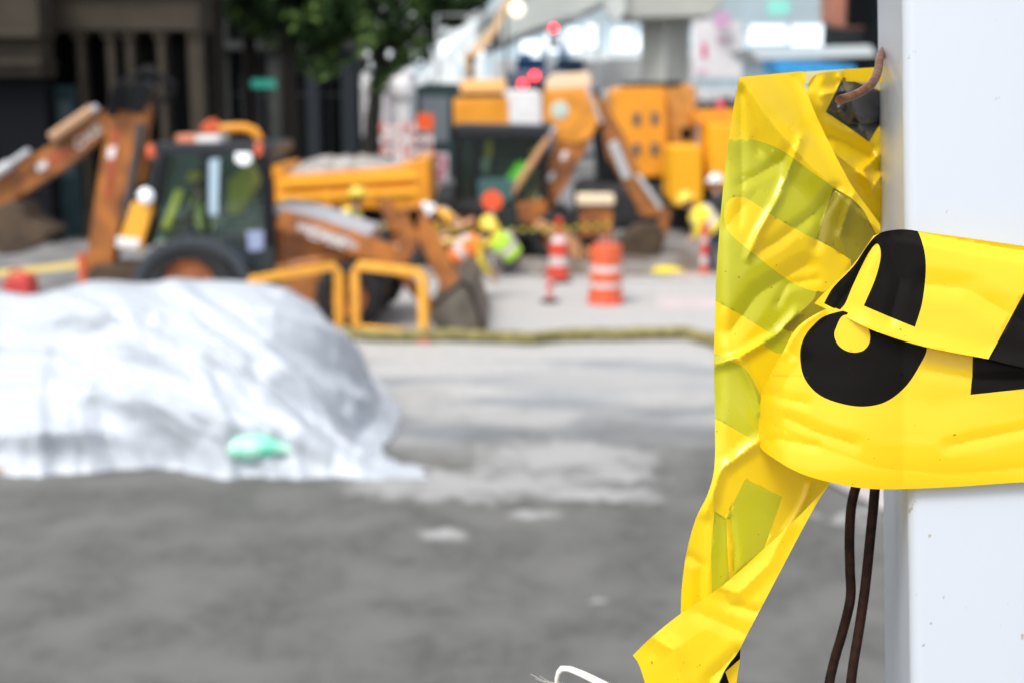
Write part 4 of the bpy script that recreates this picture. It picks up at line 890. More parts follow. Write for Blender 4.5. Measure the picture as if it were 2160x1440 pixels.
# ============================================================ WHITE TARPAULIN OVER A HEAP
def tarp():
    prof = [(-500, 660), (-300, 640), (-100, 632), (0, 626), (60, 636), (110, 632), (160, 612), (230, 600), (300, 604), (380, 596), (450, 594), (520, 597), (570, 602), (620, 620), (660, 655), (700, 705), (735, 760), (780, 835), (820, 895), (850, 940)]
    ridge = [(W(a, b, 12.7).x, W(a, b, 12.7).z) for a, b in prof]
    def rz_(x):
        if x <= ridge[0][0]: return ridge[0][1]
        for (xa, za), (xb, zb) in zip(ridge, ridge[1:]):
            if xa <= x <= xb: return za + (zb - za) * (x - xa) / (xb - xa)
        return 0
    fr = [(-500, 1010), (-100, 1005), (0, 1000), (60, 1008), (200, 992), (290, 985), (420, 1010), (560, 1008), (700, 1012), (800, 1008), (888, 1008)]
    front = [(G(a, b).x, G(a, b).y) for a, b in fr]
    def fy(x):
        for (xa, za), (xb, zb) in zip(front, front[1:]):
            if xa <= x <= xb: return za + (zb - za) * (x - xa) / (xb - xa)
        return front[-1][1]
    cre = []   # creases: pixel polylines -> amplitude (m), width (m)
    CR = [([(520, 660), (700, 770), (830, 930)], .07, .16), ([(210, 820), (420, 870), (620, 940), (740, 975)], .09, .15), ([(530, 665), (545, 740), (590, 760)], -.05, .14),
          ([(460, 740), (640, 830), (760, 930)], .08, .13), ([(0, 740), (120, 760), (260, 850)], -.06, .15), ([(680, 650), (740, 760), (800, 900)], .06, .12),
          ([(560, 670), (670, 670)], .05, .1), ([(260, 640), (330, 760), (460, 860)], .04, .13), ([(0, 870), (90, 860), (200, 850)], .06, .13), ([(0, 830), (140, 800), (240, 830)], -.06, .12),
          ([(380, 610), (420, 720), (560, 850)], .05, .12), ([(640, 800), (700, 860), (790, 960)], -.05, .1), ([(300, 940), (480, 960), (620, 990)], .04, .1), ([(60, 950), (200, 930), (340, 955)], .05, .1)]
    def uvp(px, py):     # rough parametrisation: v by screen row between ridge and front
        return px, py
    rd = random.Random(21); FL = []
    for _ in range(46):
        cx, cy = rd.uniform(-250, 860), rd.uniform(610, 1000); k_ = max(0, min(1, (cx - 150) / 500))
        a_ = R(8 + 30 * k_ + rd.uniform(-13, 13)); L = rd.uniform(150, 380); FL.append((cx - L * math.cos(a_), cy - L * math.sin(a_), math.cos(a_), math.sin(a_), 2 * L, rd.choice((-.6, 1, 1)) * rd.uniform(.06, .15), rd.uniform(18, 62)))
    def TF(x, y):
        d = 0
        for ax, ay, ca, sa, L2, am, reach in FL:
            dd = abs((x - ax) * sa - (y - ay) * ca)
            if dd < reach:
                t = ((x - ax) * ca + (y - ay) * sa) / L2
                if 0 < t < 1: d += am * (1 - dd / reach) * min(1, 3 * t, 3 * (1 - t)) * (1.15 if (x - ax) * sa > (y - ay) * ca else 1)
        return d
    q = MB(); nx, ny = 300, 150; xL, xR0 = ridge[0][0], ridge[-1][0] + .05
    XR = [(10.9, -.74), (11.15, -.80), (11.6, -1.2), (12.3, -1.14), (13.2, -1.12), (14.0, -1.3), (15.4, -1.75)]
    def xR_(y):
        for (ya, xa), (yb_, xb) in zip(XR, XR[1:]):
            if y <= yb_: return xa + (xb - xa) * max(0, (y - ya) / (yb_ - ya))
        return XR[-1][1]
    proj = lambda P: (lambda d: (1080 + F * d[0], 720 - F * d[1]))((lambda r: (r.x / (r.y * CP - (r.z) * SP), (r.y * SP + r.z * CP) / (r.y * CP - r.z * SP)))(P - Vector((0, 0, H))))
    vs = []; fs = []
    for j in range(ny + 1):
        for i in range(nx + 1):
            xi = i / nx; x = xL + (xR0 - xL) * xi; v = j / ny
            yf = fy(x) + .10 * noise.noise(Vector((x * 3.1, 0, 4))) + .05 * noise.noise(Vector((x * 9, 0, 9)))
            yr = 12.7; yb = 15.0
            zz = rz_(x) if xi < .96 else rz_(xL + (xR0 - xL) * .96) * max(0, 1 - (xi - .96) / .04) ** .8
            if v < .66:
                s = v / .66; y = yf + (yr - yf) * s; z = zz * (math.sin(s * math.pi / 2) ** .92) * (1 if s > .02 else s / .02)
                # bulge, steeper at foot
                z = zz * (1 - (1 - s) ** 1.55)
            else:
                s = min(1, (v - .66) / .34); y = yr + (yb - yr) * s; z = zz * max(0, 1 - s ** 1.7)
            xe = xR_(y) + .07 * noise.noise(Vector((y * 4, 3, 0))) + .04 * noise.noise(Vector((y * 11, 7, 0))); x = xL + (xe - xL) * xi if xi < .6 else xL + (xe - xL) * .6 + (xe - xL) * (xi - .6)
            P = Vector((x, y, z)); e = min(1, z * 3.5 + .12) * (1 if v < .66 else max(0, 1 - (v - .66) * 2))
            sx, sy = proj(P)
            d = 0
            for line, amp, wd in CR:
                best = 9e9
                for (ax, ay), (bx, by) in zip(line, line[1:]):
                    t_ = max(0, min(1, ((sx - ax) * (bx - ax) + (sy - ay) * (by - ay)) / ((bx - ax) ** 2 + (by - ay) ** 2)))
                    best = min(best, math.hypot(sx - ax - t_ * (bx - ax), sy - ay - t_ * (by - ay)))
                best = best * 11.5 / F
                if best < wd * 2.2: d += amp * max(0, 1 - best / (wd * 1.4))
            a_ = R(-24 - 10 * max(0, min(1, (sx - 100) / 500))); al = x * math.cos(a_) + z * math.sin(a_); ac = -x * math.sin(a_) + z * math.cos(a_) + .15 * noise.noise(Vector((x * .7, z, 3)))
            rdg = lambda t_: (1 - min(1, abs(t_) * 3.2)) ** 1.0
            n1 = rdg(noise.noise(Vector((al * .45, ac * 2.6, 1.5))))
            n2 = rdg(noise.noise(Vector((al * .9 + 5, ac * 5.5, 4.5))))
            n3 = rdg(noise.noise(Vector((al * 2.2 + 9, ac * 7 + al, 8.5))))
            rt = max(0, min(1, (sx - 620) / 200))
            d += TF(sx, sy) + .008 * n3 + .02 * n2 + rt * (.05 * (1 - abs(noise.noise(Vector((x * 7, z * 5, y * 6)))) * 2.4))
            nrm = Vector((rt * .5, -.75, .65)).normalized()
            P = P + nrm * d * e * .95
            P.z = max(P.z, .006 + .02 * (1 - abs(noise.noise(Vector((x * 6, y * 5, 2)))) * 2 if j else 0) * 1)
            vs.append(P)
    for j in range(ny):
        for i in range(nx): k = j * (nx + 1) + i; fs.append([k, k + 1, k + nx + 2, k + nx + 1])
    q.add(vs, fs)
    m = bpy.data.materials.new("white_plastic_sheet"); m.use_nodes = True; b = m.node_tree.nodes["Principled BSDF"]
    b.inputs["Base Color"].default_value = (.45, .49, .54, 1); b.inputs["Roughness"].default_value = .42; b.inputs["Coat Weight"].default_value = .12; b.inputs["Coat Roughness"].default_value = .15
    o = q.build("tarpaulin", m, smooth=False)
    o.data.polygons.foreach_set("use_smooth", [True] * len(o.data.polygons))
    tag(o, "crumpled white plastic tarpaulin draped over a long heap on the street", "tarpaulin")
tarp()
# loose corner of the sheet, green bag, scrap
GB = mat("green_bag_plastic", (.10, .62, .42), .35, col2=(.55, .85, .72), scale=5)
q = MB(); c = W(540, 942, 11.0)
pf = [(-.37, .02), (-.30, .06), (-.2, .10), (-.05, .115), (.08, .10), (.2, .06), (.3, .03), (.38, .02)]
q.tube([(c.x + a, 10.97 - .02 * math.sin(a * 9), c.z + .02 * math.sin(a * 12) - a * .05) for a, r_ in pf], [r_ for a, r_ in pf], 14)
tag(q.build("plastic_bag", GB, smooth=True), "pale green plastic bag tucked in the front folds of the tarpaulin", "bag")
q = MB(); c = G(-5, 1000); q.box((c.x, c.y + .05, .03), (.3, .12, .06), rz=.3); tag(q.build("wood_scrap", mat("tan_wood", (.45, .26, .12), .8), bevel=.01), "tan wood scrap at the left foot of the tarpaulin", "wood scrap")

# ============================================================ FOREGROUND: white post
a0 = R(11); th_ax = Vector((math.cos(a0), -math.sin(a0), 0)); dep_ax = Vector((math.sin(a0), math.cos(a0), 0))
def bez(p0, p1, n=8): return [p0.lerp(p1, k / n) for k in range(n + 1)]
# edge line of the post's near-left corner, from the photo
E0 = N(1903, 0, .405); E1 = N(1921, 1440, .399)
axis = (E1 - E0).normalized()
top = E0 - axis * .35; kx = (0 - E1.z) / axis.z; bot = E1 + axis * kx
vn = axis.cross(th_ax).normalized() * -1      # front normal pointing away from camera?
if vn.y < 0: vn = -vn
wx_ = (th_ax - axis * th_ax.dot(axis)).normalized()
def ring(c, w_=.09, r_=.0038):
    pts = []
    for cx, cy, a_ in ((r_, r_, 180), (w_ - r_, r_, 270), (w_ - r_, w_ - r_, 0), (r_, w_ - r_, 90)):
        for k in range(7):
            t_ = R(a_ + 90 * k / 6); pts.append(c + wx_ * (cx + r_ * math.cos(t_)) + vn * (cy + r_ * math.sin(t_)))
    return pts
NS = 40; q = MB(); vs = []; fs = []; L_ = []
for i in range(NS + 1): L_.append(top.lerp(bot, (i / NS) ** 1.6))
for c in L_: vs += ring(c)
n = 28
for i in range(NS):
    for k in range(n): fs.append([i * n + k, i * n + (k + 1) % n, (i + 1) * n + (k + 1) % n, (i + 1) * n + k])
fs += [list(range(n))[::-1]]
q.add(vs, fs)
pm = bpy.data.materials.new("white_vinyl"); pm.use_nodes = True; n_ = pm.node_tree; b = n_.nodes["Principled BSDF"]
b.inputs["Roughness"].default_value = .30; b.inputs["Specular IOR Level"].default_value = .5
geo = n_.nodes.new("ShaderNodeNewGeometry")
nz = n_.nodes.new("ShaderNodeTexNoise"); nz.inputs["Scale"].default_value = 260; nz.inputs["Detail"].default_value = 2; n_.links.new(geo.outputs["Position"], nz.inputs["Vector"])
cr = n_.nodes.new("ShaderNodeValToRGB"); cr.color_ramp.elements[0].position = .71; cr.color_ramp.elements[1].position = .76
cr.color_ramp.elements[0].color = (.48, .52, .575, 1); cr.color_ramp.elements[1].color = (.35, .32, .28, 1)
nz2 = n_.nodes.new("ShaderNodeTexNoise"); mp = n_.nodes.new("ShaderNodeMapping"); mp.inputs["Scale"].default_value = (420, 420, 2)
n_.links.new(geo.outputs["Position"], mp.inputs[0]); n_.links.new(mp.outputs[0], nz2.inputs["Vector"]); nz2.inputs["Scale"].default_value = 1
bp = n_.nodes.new("ShaderNodeBump"); bp.inputs["Strength"].default_value = .06; bp.inputs["Distance"].default_value = .001
n_.links.new(nz.outputs["Fac"], cr.inputs[0]); n_.links.new(cr.outputs[0], b.inputs["Base Color"]); n_.links.new(nz2.outputs["Fac"], bp.inputs["Height"]); n_.links.new(bp.outputs[0], b.inputs["Normal"])
post = q.build("fence_post", pm, smooth=True, loc=bot)
tag(post, "tall square white vinyl post with rounded corners and yellow tape wrapped round it", "post")

# plane of the post's front face: depth along the view for a pixel
def post_depth(px, py):
    d = ray(px, py); p0 = E0
    return (p0 - Vector((0, 0, H))).dot(vn) / d.dot(vn)

# ============================================================ FOREGROUND: caution tape
def film_mat(name, col, trans=.35, rough=.24, alpha=1.0, spec=.5, coat=.22, fine=True):
    m = bpy.data.materials.new(name); m.use_nodes = True; n = m.node_tree; b = n.nodes["Principled BSDF"]; L = n.links.new
    b.inputs["Base Color"].default_value = (*col, 1); b.inputs["Roughness"].default_value = rough; b.inputs["Coat Weight"].default_value = coat; b.inputs["Coat Roughness"].default_value = .06
    b.inputs["Specular IOR Level"].default_value = spec
    o = n.nodes["Material Output"]; sh = b.outputs[0]
    geo = n.nodes.new("ShaderNodeNewGeometry")
    nz = n.nodes.new("ShaderNodeTexNoise"); nz.inputs["Scale"].default_value = 45; nz.inputs["Detail"].default_value = 3; L(geo.outputs["Position"], nz.inputs["Vector"])
    mp = n.nodes.new("ShaderNodeMapping"); mp.inputs["Rotation"].default_value = (0, R(8), 0); mp.inputs["Scale"].default_value = (40, 40, 420); L(geo.outputs["Position"], mp.inputs[0])
    n2 = n.nodes.new("ShaderNodeTexNoise"); n2.inputs["Scale"].default_value = 1; n2.inputs["Detail"].default_value = 2; L(mp.outputs[0], n2.inputs["Vector"])
    ad = n.nodes.new("ShaderNodeMath"); ad.operation = 'MULTIPLY_ADD'; L(n2.outputs["Fac"], ad.inputs[0]); ad.inputs[1].default_value = .25; L(nz.outputs["Fac"], ad.inputs[2])
    bp = n.nodes.new("ShaderNodeBump"); bp.inputs["Strength"].default_value = .06; bp.inputs["Distance"].default_value = .0012; L(ad.outputs[0], bp.inputs["Height"]); L(bp.outputs[0], b.inputs["Normal"])
    # small grime specks on the film
    n3 = n.nodes.new("ShaderNodeTexNoise"); n3.inputs["Scale"].default_value = 700; n3.inputs["Detail"].default_value = 1; L(geo.outputs["Position"], n3.inputs["Vector"])
    cr = n.nodes.new("ShaderNodeValToRGB"); cr.color_ramp.elements[0].position = .77; cr.color_ramp.elements[1].position = .80
    cr.color_ramp.elements[0].color = (*col, 1); cr.color_ramp.elements[1].color = tuple(c * .3 for c in col) + (1,)
    L(n3.outputs["Fac"], cr.inputs[0]); L(cr.outputs[0], b.inputs["Base Color"])
    if trans:
        t = n.nodes.new("ShaderNodeBsdfTranslucent"); t.inputs[0].default_value = (*col, 1); x = n.nodes.new("ShaderNodeMixShader"); x.inputs[0].default_value = trans
        L(sh, x.inputs[1]); L(t.outputs[0], x.inputs[2]); sh = x.outputs[0]
    if alpha < 1:
        t = n.nodes.new("ShaderNodeBsdfTransparent"); t.inputs[0].default_value = (1, .93, .25, 1); x = n.nodes.new("ShaderNodeMixShader"); x.inputs[0].default_value = alpha
        L(t.outputs[0], x.inputs[1]); L(sh, x.inputs[2]); sh = x.outputs[0]
    L(sh, o.inputs[0]); return m
FY = film_mat("yellow_film", (.97, .665, .010), .28)
FO = film_mat("reverse_print_film", (.55, .53, .018), .24)
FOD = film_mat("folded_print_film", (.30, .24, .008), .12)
FK = film_mat("black_print_film", (.006, .005, .004), 0, rough=.33, spec=.06, coat=.03)
FKG = film_mat("crinkled_black_film", (.03, .03, .035), 0, rough=.3, coat=.8)
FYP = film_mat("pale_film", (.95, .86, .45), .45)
FILM = [FY, FO, FOD, FK, FKG, FYP]

def smoothpoly(p, n=6, corners=()):
    """closed Catmull-Rom through p; indices in corners stay sharp"""
    out = []; m = len(p)
    for i in range(m):
        p0, p1, p2, p3 = p[i - 1], p[i], p[(i + 1) % m], p[(i + 2) % m]
        if i in corners: p0 = (2 * p1[0] - p2[0], 2 * p1[1] - p2[1])
        if (i + 1) % m in corners: p3 = (2 * p2[0] - p1[0], 2 * p2[1] - p1[1])
        for k in range(n):
            t = k / n; t2 = t * t; t3 = t2 * t
            out.append(tuple(.5 * (2 * p1[c] + (p2[c] - p0[c]) * t + (2 * p0[c] - 5 * p1[c] + 4 * p2[c] - p3[c]) * t2 + (3 * p1[c] - p0[c] - 3 * p2[c] + p3[c]) * t3) for c in (0, 1)))
    return out
def inside(x, y, poly):
    c = False; j = len(poly) - 1
    for i in range(len(poly)):
        xi, yi = poly[i]; xj, yj = poly[j]
        if (yi > y) != (yj > y) and x < (xj - xi) * (y - yi) / (yj - yi) + xi: c = not c
        j = i
    return c
def segd(x, y, a, b):
    dx, dy = b[0] - a[0], b[1] - a[1]; t = max(0, min(1, ((x - a[0]) * dx + (y - a[1]) * dy) / (dx * dx + dy * dy + 1e-9)))
    return math.hypot(x - a[0] - t * dx, y - a[1] - t * dy), t
def crease_sum(x, y, cs):
    d = 0
    for line, amp, wd in cs:
        best = min(segd(x, y, a, b)[0] for a, b in zip(line, line[1:]))
        if best < wd: d += amp * (1 - best / wd) ** 1.3
    return d
TAPE = empty("caution_tape", tuple(N(1700, 800, .405)), "yellow caution tape with black letters wrapped round the white post, its loose end hanging", "caution tape")
def fold_fn(folds):
    def f(x, y):
        d = 0
        for (ax, ay), (bx, by), sl, reach in folds:
            L_ = math.hypot(bx - ax, by - ay); dd = abs((x - ax) * (by - ay) - (y - ay) * (bx - ax)) / L_
            t = ((x - ax) * (bx - ax) + (y - ay) * (by - ay)) / L_ / L_; fade = max(0, min(1, 4 * t, 4 * (1 - t)))
            if dd < reach: d += sl * 1.43e-4 * (reach - dd) * fade
        return d
    return f
def rand_folds(seed, box, n, ang, spread, sl, reach):
    rd = random.Random(seed); out = []
    for _ in range(n):
        cx, cy = rd.uniform(box[0], box[2]), rd.uniform(box[1], box[3]); a = R(ang + rd.uniform(-spread, spread)); L = rd.uniform(.4, 1) * max(box[2] - box[0], box[3] - box[1]) * .5
        out.append(((cx - L * math.cos(a), cy - L * math.sin(a)), (cx + L * math.cos(a), cy + L * math.sin(a)), rd.choice((-1, 1)) * sl * rd.uniform(.5, 1.3), reach * rd.uniform(.5, 1.4)))
    return out
def film(name, outline, regions, zfun0, step=9, label=None, folds=(), creases=()):
    ff = fold_fn(folds); zfun = lambda x, y: zfun0(x, y) + ff(x, y)
    vs = [Vector(p) for p in outline]; n0 = len(vs)
    edges = [(i, (i + 1) % n0) for i in range(n0)]
    for poly, mi in regions:
        k = len(vs); vs += [Vector(p) for p in poly]; edges += [(k + i, k + (i + 1) % len(poly)) for i in range(len(poly))]
    for line in [f[:2] for f in folds] + [c[0] for c in creases]:
        dn = []
        for a, b in zip(line, line[1:]):
            m_ = max(1, int(math.hypot(b[0] - a[0], b[1] - a[1]) / step)); dn += [(a[0] + (b[0] - a[0]) * i / m_, a[1] + (b[1] - a[1]) * i / m_) for i in range(m_)]
        dn.append(line[-1]); k = len(vs); vs += [Vector(p) for p in dn]; edges += [(k + i, k + i + 1) for i in range(len(dn) - 1)]
    xs = [p[0] for p in outline]; ys = [p[1] for p in outline]
    y = min(ys) + step / 2; row = 0
    while y < max(ys):
        x = min(xs) + step / 2 + (row % 2) * step / 2
        while x < max(xs):
            if inside(x, y, outline) and min(segd(x, y, outline[i - 1], outline[i])[0] for i in range(n0)) > step * .45: vs.append(Vector((x, y)))
            x += step
        y += step * .87; row += 1
    V2, E2, F2, *_ = delaunay_2d_cdt(vs, edges, [], 0, 1e-4)
    pts = [N(v.x, v.y, zfun(v.x, v.y)) for v in V2]; fs = []; ms = []
    for f in F2:
        cx = sum(V2[i].x for i in f) / len(f); cy = sum(V2[i].y for i in f) / len(f)
        if not inside(cx, cy, outline): continue
        mi = 0
        for poly, k in regions:
            if inside(cx, cy, poly): mi = k
        fs.append(list(f)); ms.append(mi)
    q = MB(); q.v = pts; q.f = fs; q.m = ms
    o = q.build(name, FILM, TAPE); o.data.polygons.foreach_set("use_smooth", [True] * len(o.data.polygons))
    if label: o["label"] = label
    return o
nz3 = lambda x, y, s, k=0: noise.noise(Vector((x / s, y / s, k)))
# ---- hanging sheet
HANG = smoothpoly([(1560, 163), (1690, 151), (1702, 195), (1722, 245), (1748, 300), (1780, 362), (1800, 397), (1832, 440), (1857, 474), (1857, 520), (1850, 640), (1830, 760), (1790, 900), (1750, 1018), (1708, 1080), (1664, 1120), (1600, 1190), (1520, 1250), (1478, 1280), (1436, 1292), (1438, 1239), (1448, 1165), (1468, 1092), (1492, 1043), (1507, 984), (1508, 880), (1506, 760), (1509, 640), (1512, 560), (1525, 400), (1545, 240)], 4, (0, 1, 8, 13, 19))
O1 = smoothpoly([(1480, 300), (1565, 294), (1610, 301), (1655, 321), (1707, 359), (1760, 396), (1797, 419), (1822, 445), (1846, 490), (1880, 540), (1860, 640), (1727, 700), (1700, 660), (1653, 700), (1631, 706), (1595, 684), (1552, 658), (1480, 620)], 4, (0, 9, 10, 11, 17))
O1in = smoothpoly([(1561, 415), (1587, 426), (1625, 452), (1670, 479), (1719, 505), (1770, 528), (1800, 556), (1760, 600), (1727, 616), (1677, 599), (1632, 569), (1595, 539), (1557, 509), (1533, 482), (1528, 449), (1538, 422)], 5)
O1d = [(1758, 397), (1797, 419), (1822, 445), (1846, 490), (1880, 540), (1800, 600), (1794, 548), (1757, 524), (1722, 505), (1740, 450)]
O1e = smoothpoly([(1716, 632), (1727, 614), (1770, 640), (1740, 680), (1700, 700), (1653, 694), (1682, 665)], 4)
O3 = smoothpoly([(1480, 738), (1524, 750), (1545, 762), (1570, 776), (1590, 805), (1612, 860), (1602, 905), (1594, 930), (1560, 911), (1512, 884), (1480, 870)], 4, (0, 7, 10))
O4 = smoothpoly([(1608, 722), (1630, 706), (1668, 700), (1660, 735), (1640, 745)], 4)
O5 = [(1571, 1011), (1650, 1047), (1632, 1100), (1610, 1160), (1540, 1220), (1502, 1260), (1500, 1175), (1507, 1077), (1532, 1094), (1552, 1050)]
O5y = [(1532, 1094), (1540, 1094), (1548, 1150), (1546, 1216), (1538, 1220), (1534, 1150)]
cA = [([(1560, 163), (1620, 250), (1680, 320), (1740, 380), (1800, 440), (1870, 500)], -.0065, 60), ([(1565, 190), (1592, 280), (1600, 320)], .0018, 16),
      ([(1688, 293), (1668, 350), (1640, 420), (1600, 490), (1577, 545)], -.0035, 17), ([(1690, 151), (1722, 245), (1800, 397), (1872, 488)], -.004, 26),
      ([(1577, 545), (1640, 510), (1720, 450), (1762, 400)], .0022, 22), ([(1560, 390), (1650, 340), (1680, 300)], .0014, 20), ([(1760, 400), (1735, 460), (1722, 520)], .003, 20),
      ([(1540, 700), (1600, 620), (1700, 560)], .0028, 34), ([(1508, 770), (1560, 752), (1640, 705), (1680, 660)], -.0035, 18), ([(1560, 760), (1590, 820), (1605, 870)], -.003, 15),
      ([(1562, 200), (1566, 400), (1560, 470)], .0012, 16), ([(1800, 410), (1770, 500), (1790, 560)], -.002, 14), ([(1640, 640), (1660, 600), (1720, 590)], .002, 16),
      ([(1600, 930), (1560, 960), (1520, 990), (1490, 1080)], -.003, 22), ([(1710, 1020), (1690, 1070), (1660, 1120)], -.0025, 14), ([(1507, 1000), (1500, 1150), (1492, 1260)], -.002, 22),
      ([(1540, 1090), (1550, 1160), (1546, 1240)], .002, 12), ([(1450, 1170), (1480, 1190), (1478, 1280)], .002, 20), ([(1530, 330), (1600, 400), (1530, 480)], .001, 30)]
def zA(x, y):
    t = (x - 1508) / 360
    z = .418 + .024 * max(0, t) ** 1.5
    if x < 1540: z += .006 * ((1540 - max(x, 1505)) / 40) ** 2 * max(0, min(1, (1050 - y) / 200))
    if y > 950: z += .000012 * (y - 950)
    dg_ = (x - 1560) * .71 - (y - 163) * .71; z += .00011 * max(0, min(dg_, 75)) * max(0, min(1, (420 - y) / 150))
    return z + .6 * crease_sum(x, y, cA) + .0006 * nz3(x, y, 150)
film("hanging_sheet", HANG, [(O1, 1), (O1in, 0), (O1d, 2), (O1e, 2), (O3, 1), (O4, 1), (O5, 1), (O5y, 0)], zA, 7, creases=cA, folds=rand_folds(3, (1520, 300, 1860, 700), 7, -60, 10, .06, 90) + rand_folds(4, (1510, 680, 1720, 1240), 6, 62, 25, .07, 50) + rand_folds(5, (1570, 180, 1760, 380), 3, 55, 12, .1, 40), label="loose film with mirrored letter outlines showing through")
# ---- layer behind, running to the post
BK = smoothpoly([(1704, 178), (1722, 158), (1770, 150), (1855, 142), (1912, 140), (1912, 520), (1872, 500), (1800, 430), (1740, 330), (1700, 230)], 4, (0, 4, 5, 9))
DK = smoothpoly([(1778, 163), (1855, 192), (1912, 205), (1905, 215), (1880, 245), (1856, 262), (1833, 300), (1780, 262), (1742, 237)], 3, (0, 2, 5, 6, 8))
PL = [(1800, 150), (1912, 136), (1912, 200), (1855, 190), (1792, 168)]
cB = [([(1770, 162), (1800, 230), (1833, 300)], -.003, 14), ([(1755, 320), (1800, 355), (1860, 400)], -.006, 26), ([(1850, 330), (1820, 360), (1838, 400), (1858, 372)], -.005, 18),
      ([(1720, 160), (1700, 190), (1740, 300)], .003, 20), ([(1790, 390), (1830, 440), (1870, 470)], .004, 24), ([(1750, 235), (1790, 262), (1856, 262)], .003, 18), ([(1740, 200), (1790, 190), (1770, 230)], -.003, 16), ([(1730, 280), (1790, 300), (1860, 345)], .004, 22)]
def zB(x, y):
    t = (x - 1700) / 160
    return .452 + .034 * max(0, min(1.4, t)) + crease_sum(x, y, cB) + .0022 * nz3(x, y, 60, 5) + .0007 * nz3(x, y, 24, 8)
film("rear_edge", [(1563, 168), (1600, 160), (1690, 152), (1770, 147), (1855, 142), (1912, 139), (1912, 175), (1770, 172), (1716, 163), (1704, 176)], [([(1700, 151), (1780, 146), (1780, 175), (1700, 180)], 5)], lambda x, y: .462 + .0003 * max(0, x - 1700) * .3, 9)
film("inner_layer", BK, [(PL, 5), (DK, 4)], zB, 6, creases=cB, folds=rand_folds(6, (1720, 160, 1900, 480), 8, 32, 35, .18, 40))
# top sliver seen from behind, whitish glare edge
# ---- front band, lower lobe
LOW = smoothpoly([(1762, 650), (1735, 655), (1682, 690), (1650, 745), (1610, 822), (1601, 880), (1600, 935), (1632, 966), (1700, 1002), (1800, 1026), (1880, 1031), (2010, 1026), (2160, 1016), (2330, 1010), (2330, 740), (2160, 745), (2085, 730), (1950, 705), (1850, 680)], 6, (0, 13, 14))
ring_o = smoothpoly([(1752, 662), (1712, 690), (1692, 722), (1688, 757), (1697, 797), (1725, 830), (1768, 849), (1820, 857), (1868, 847), (1910, 815), (1940, 770), (1955, 730), (1930, 690), (1850, 650)], 6)
ring_i = smoothpoly([(1764, 690), (1760, 708), (1768, 727), (1784, 739), (1803, 743), (1822, 738), (1834, 722), (1834, 700), (1820, 670), (1780, 665)], 6)
NL = [(2053, 700), (2330, 700), (2330, 800), (2160, 820), (2047, 832), (2051, 790)]
cC = [([(1600, 880), (1700, 930), (1850, 985), (2000, 1000), (2160, 985)], .0012, 60), ([(1660, 880), (1720, 910), (1800, 935)], .0011, 24),
      ([(1610, 830), (1700, 850)], .0009, 22), ([(1950, 780), (2060, 800), (2160, 800)], .0007, 20), ([(1620, 700), (1690, 760), (1640, 830)], .0012, 30), ([(1600, 935), (1640, 925), (1720, 940)], .001, 20), ([(2000, 940), (2160, 905)], .0010, 24), ([(1735, 655), (1690, 690), (1655, 745)], -.002, 18)]
def zC(x, y):
    z = post_depth(max(x, 1600), y) - .0045
    if x < 1905: z = z * 1 + .000000 * x + .0000010 * (1905 - x) ** 1.5 - .004 * math.sin(math.pi * min(1, max(0, (x - 1600) / 305))) 
    z += .0012 * max(0, (y - 960) / 70) ** 2
    if x < 1660: z += .010 * ((1660 - x) / 60) ** 2
    return z + .5 * crease_sum(x, y, cC) + .0002 * nz3(x, y * 2.2, 120, 7)
film("lower_band", LOW, [(ring_o, 3), (ring_i, 0), (NL, 3)], zC, 7, creases=cC, folds=rand_folds(7, (1620, 780, 2200, 1010), 7, 8, 14, .012, 90), label="lower fold of the band with a black letter ring")
# ---- front band, upper fold lying over it
UP = smoothpoly([(1842, 498), (1868, 488), (1905, 484), (1945, 489), (2040, 502), (2160, 519), (2330, 540), (2330, 800), (2160, 775), (2085, 757), (1950, 731), (1850, 700), (1790, 672), (1752, 656), (1718, 640), (1738, 618), (1775, 585), (1808, 548)], 6, (0, 6, 7, 14))
K1 = smoothpoly([(1738, 640), (1758, 606), (1800, 562), (1830, 518), (1850, 496), (1880, 482), (1926, 480), (1944, 508), (1953, 560), (1946, 635), (1930, 690), (1876, 668), (1822, 645), (1845, 592), (1857, 548), (1856, 522), (1846, 516), (1826, 545), (1800, 600), (1783, 640), (1770, 655), (1762, 652)], 6, (0, 10, 12, 20))
K2 = [(2175, 590), (2104, 722), (2083, 760), (2160, 778), (2330, 805), (2330, 560)]
cU = [([(1752, 656), (1850, 700), (1950, 731), (2160, 775)], -.0014, 34), ([(1842, 520), (1800, 600), (1760, 655)], .0015, 14), ([(1950, 600), (2040, 610), (2160, 680)], .0010, 40), ([(1905, 484), (2040, 510), (2160, 530)], .0022, 26), ([(1870, 500), (1900, 590), (1880, 670)], .001, 24)]
def zU(x, y):
    z = post_depth(max(x, 1720), y) - .0085
    if x < 1840: z += .0000012 * (1840 - x) ** 1.9
    return z + .7 * crease_sum(x, y, cU) + .0002 * nz3(x, y * 2, 120, 9)
film("upper_band", UP, [(K1, 3), (K2, 3)], zU, 7, creases=cU, folds=rand_folds(8, (1800, 500, 2200, 740), 7, 18, 25, .022, 50), label="upper fold of the band with part of a black letter")
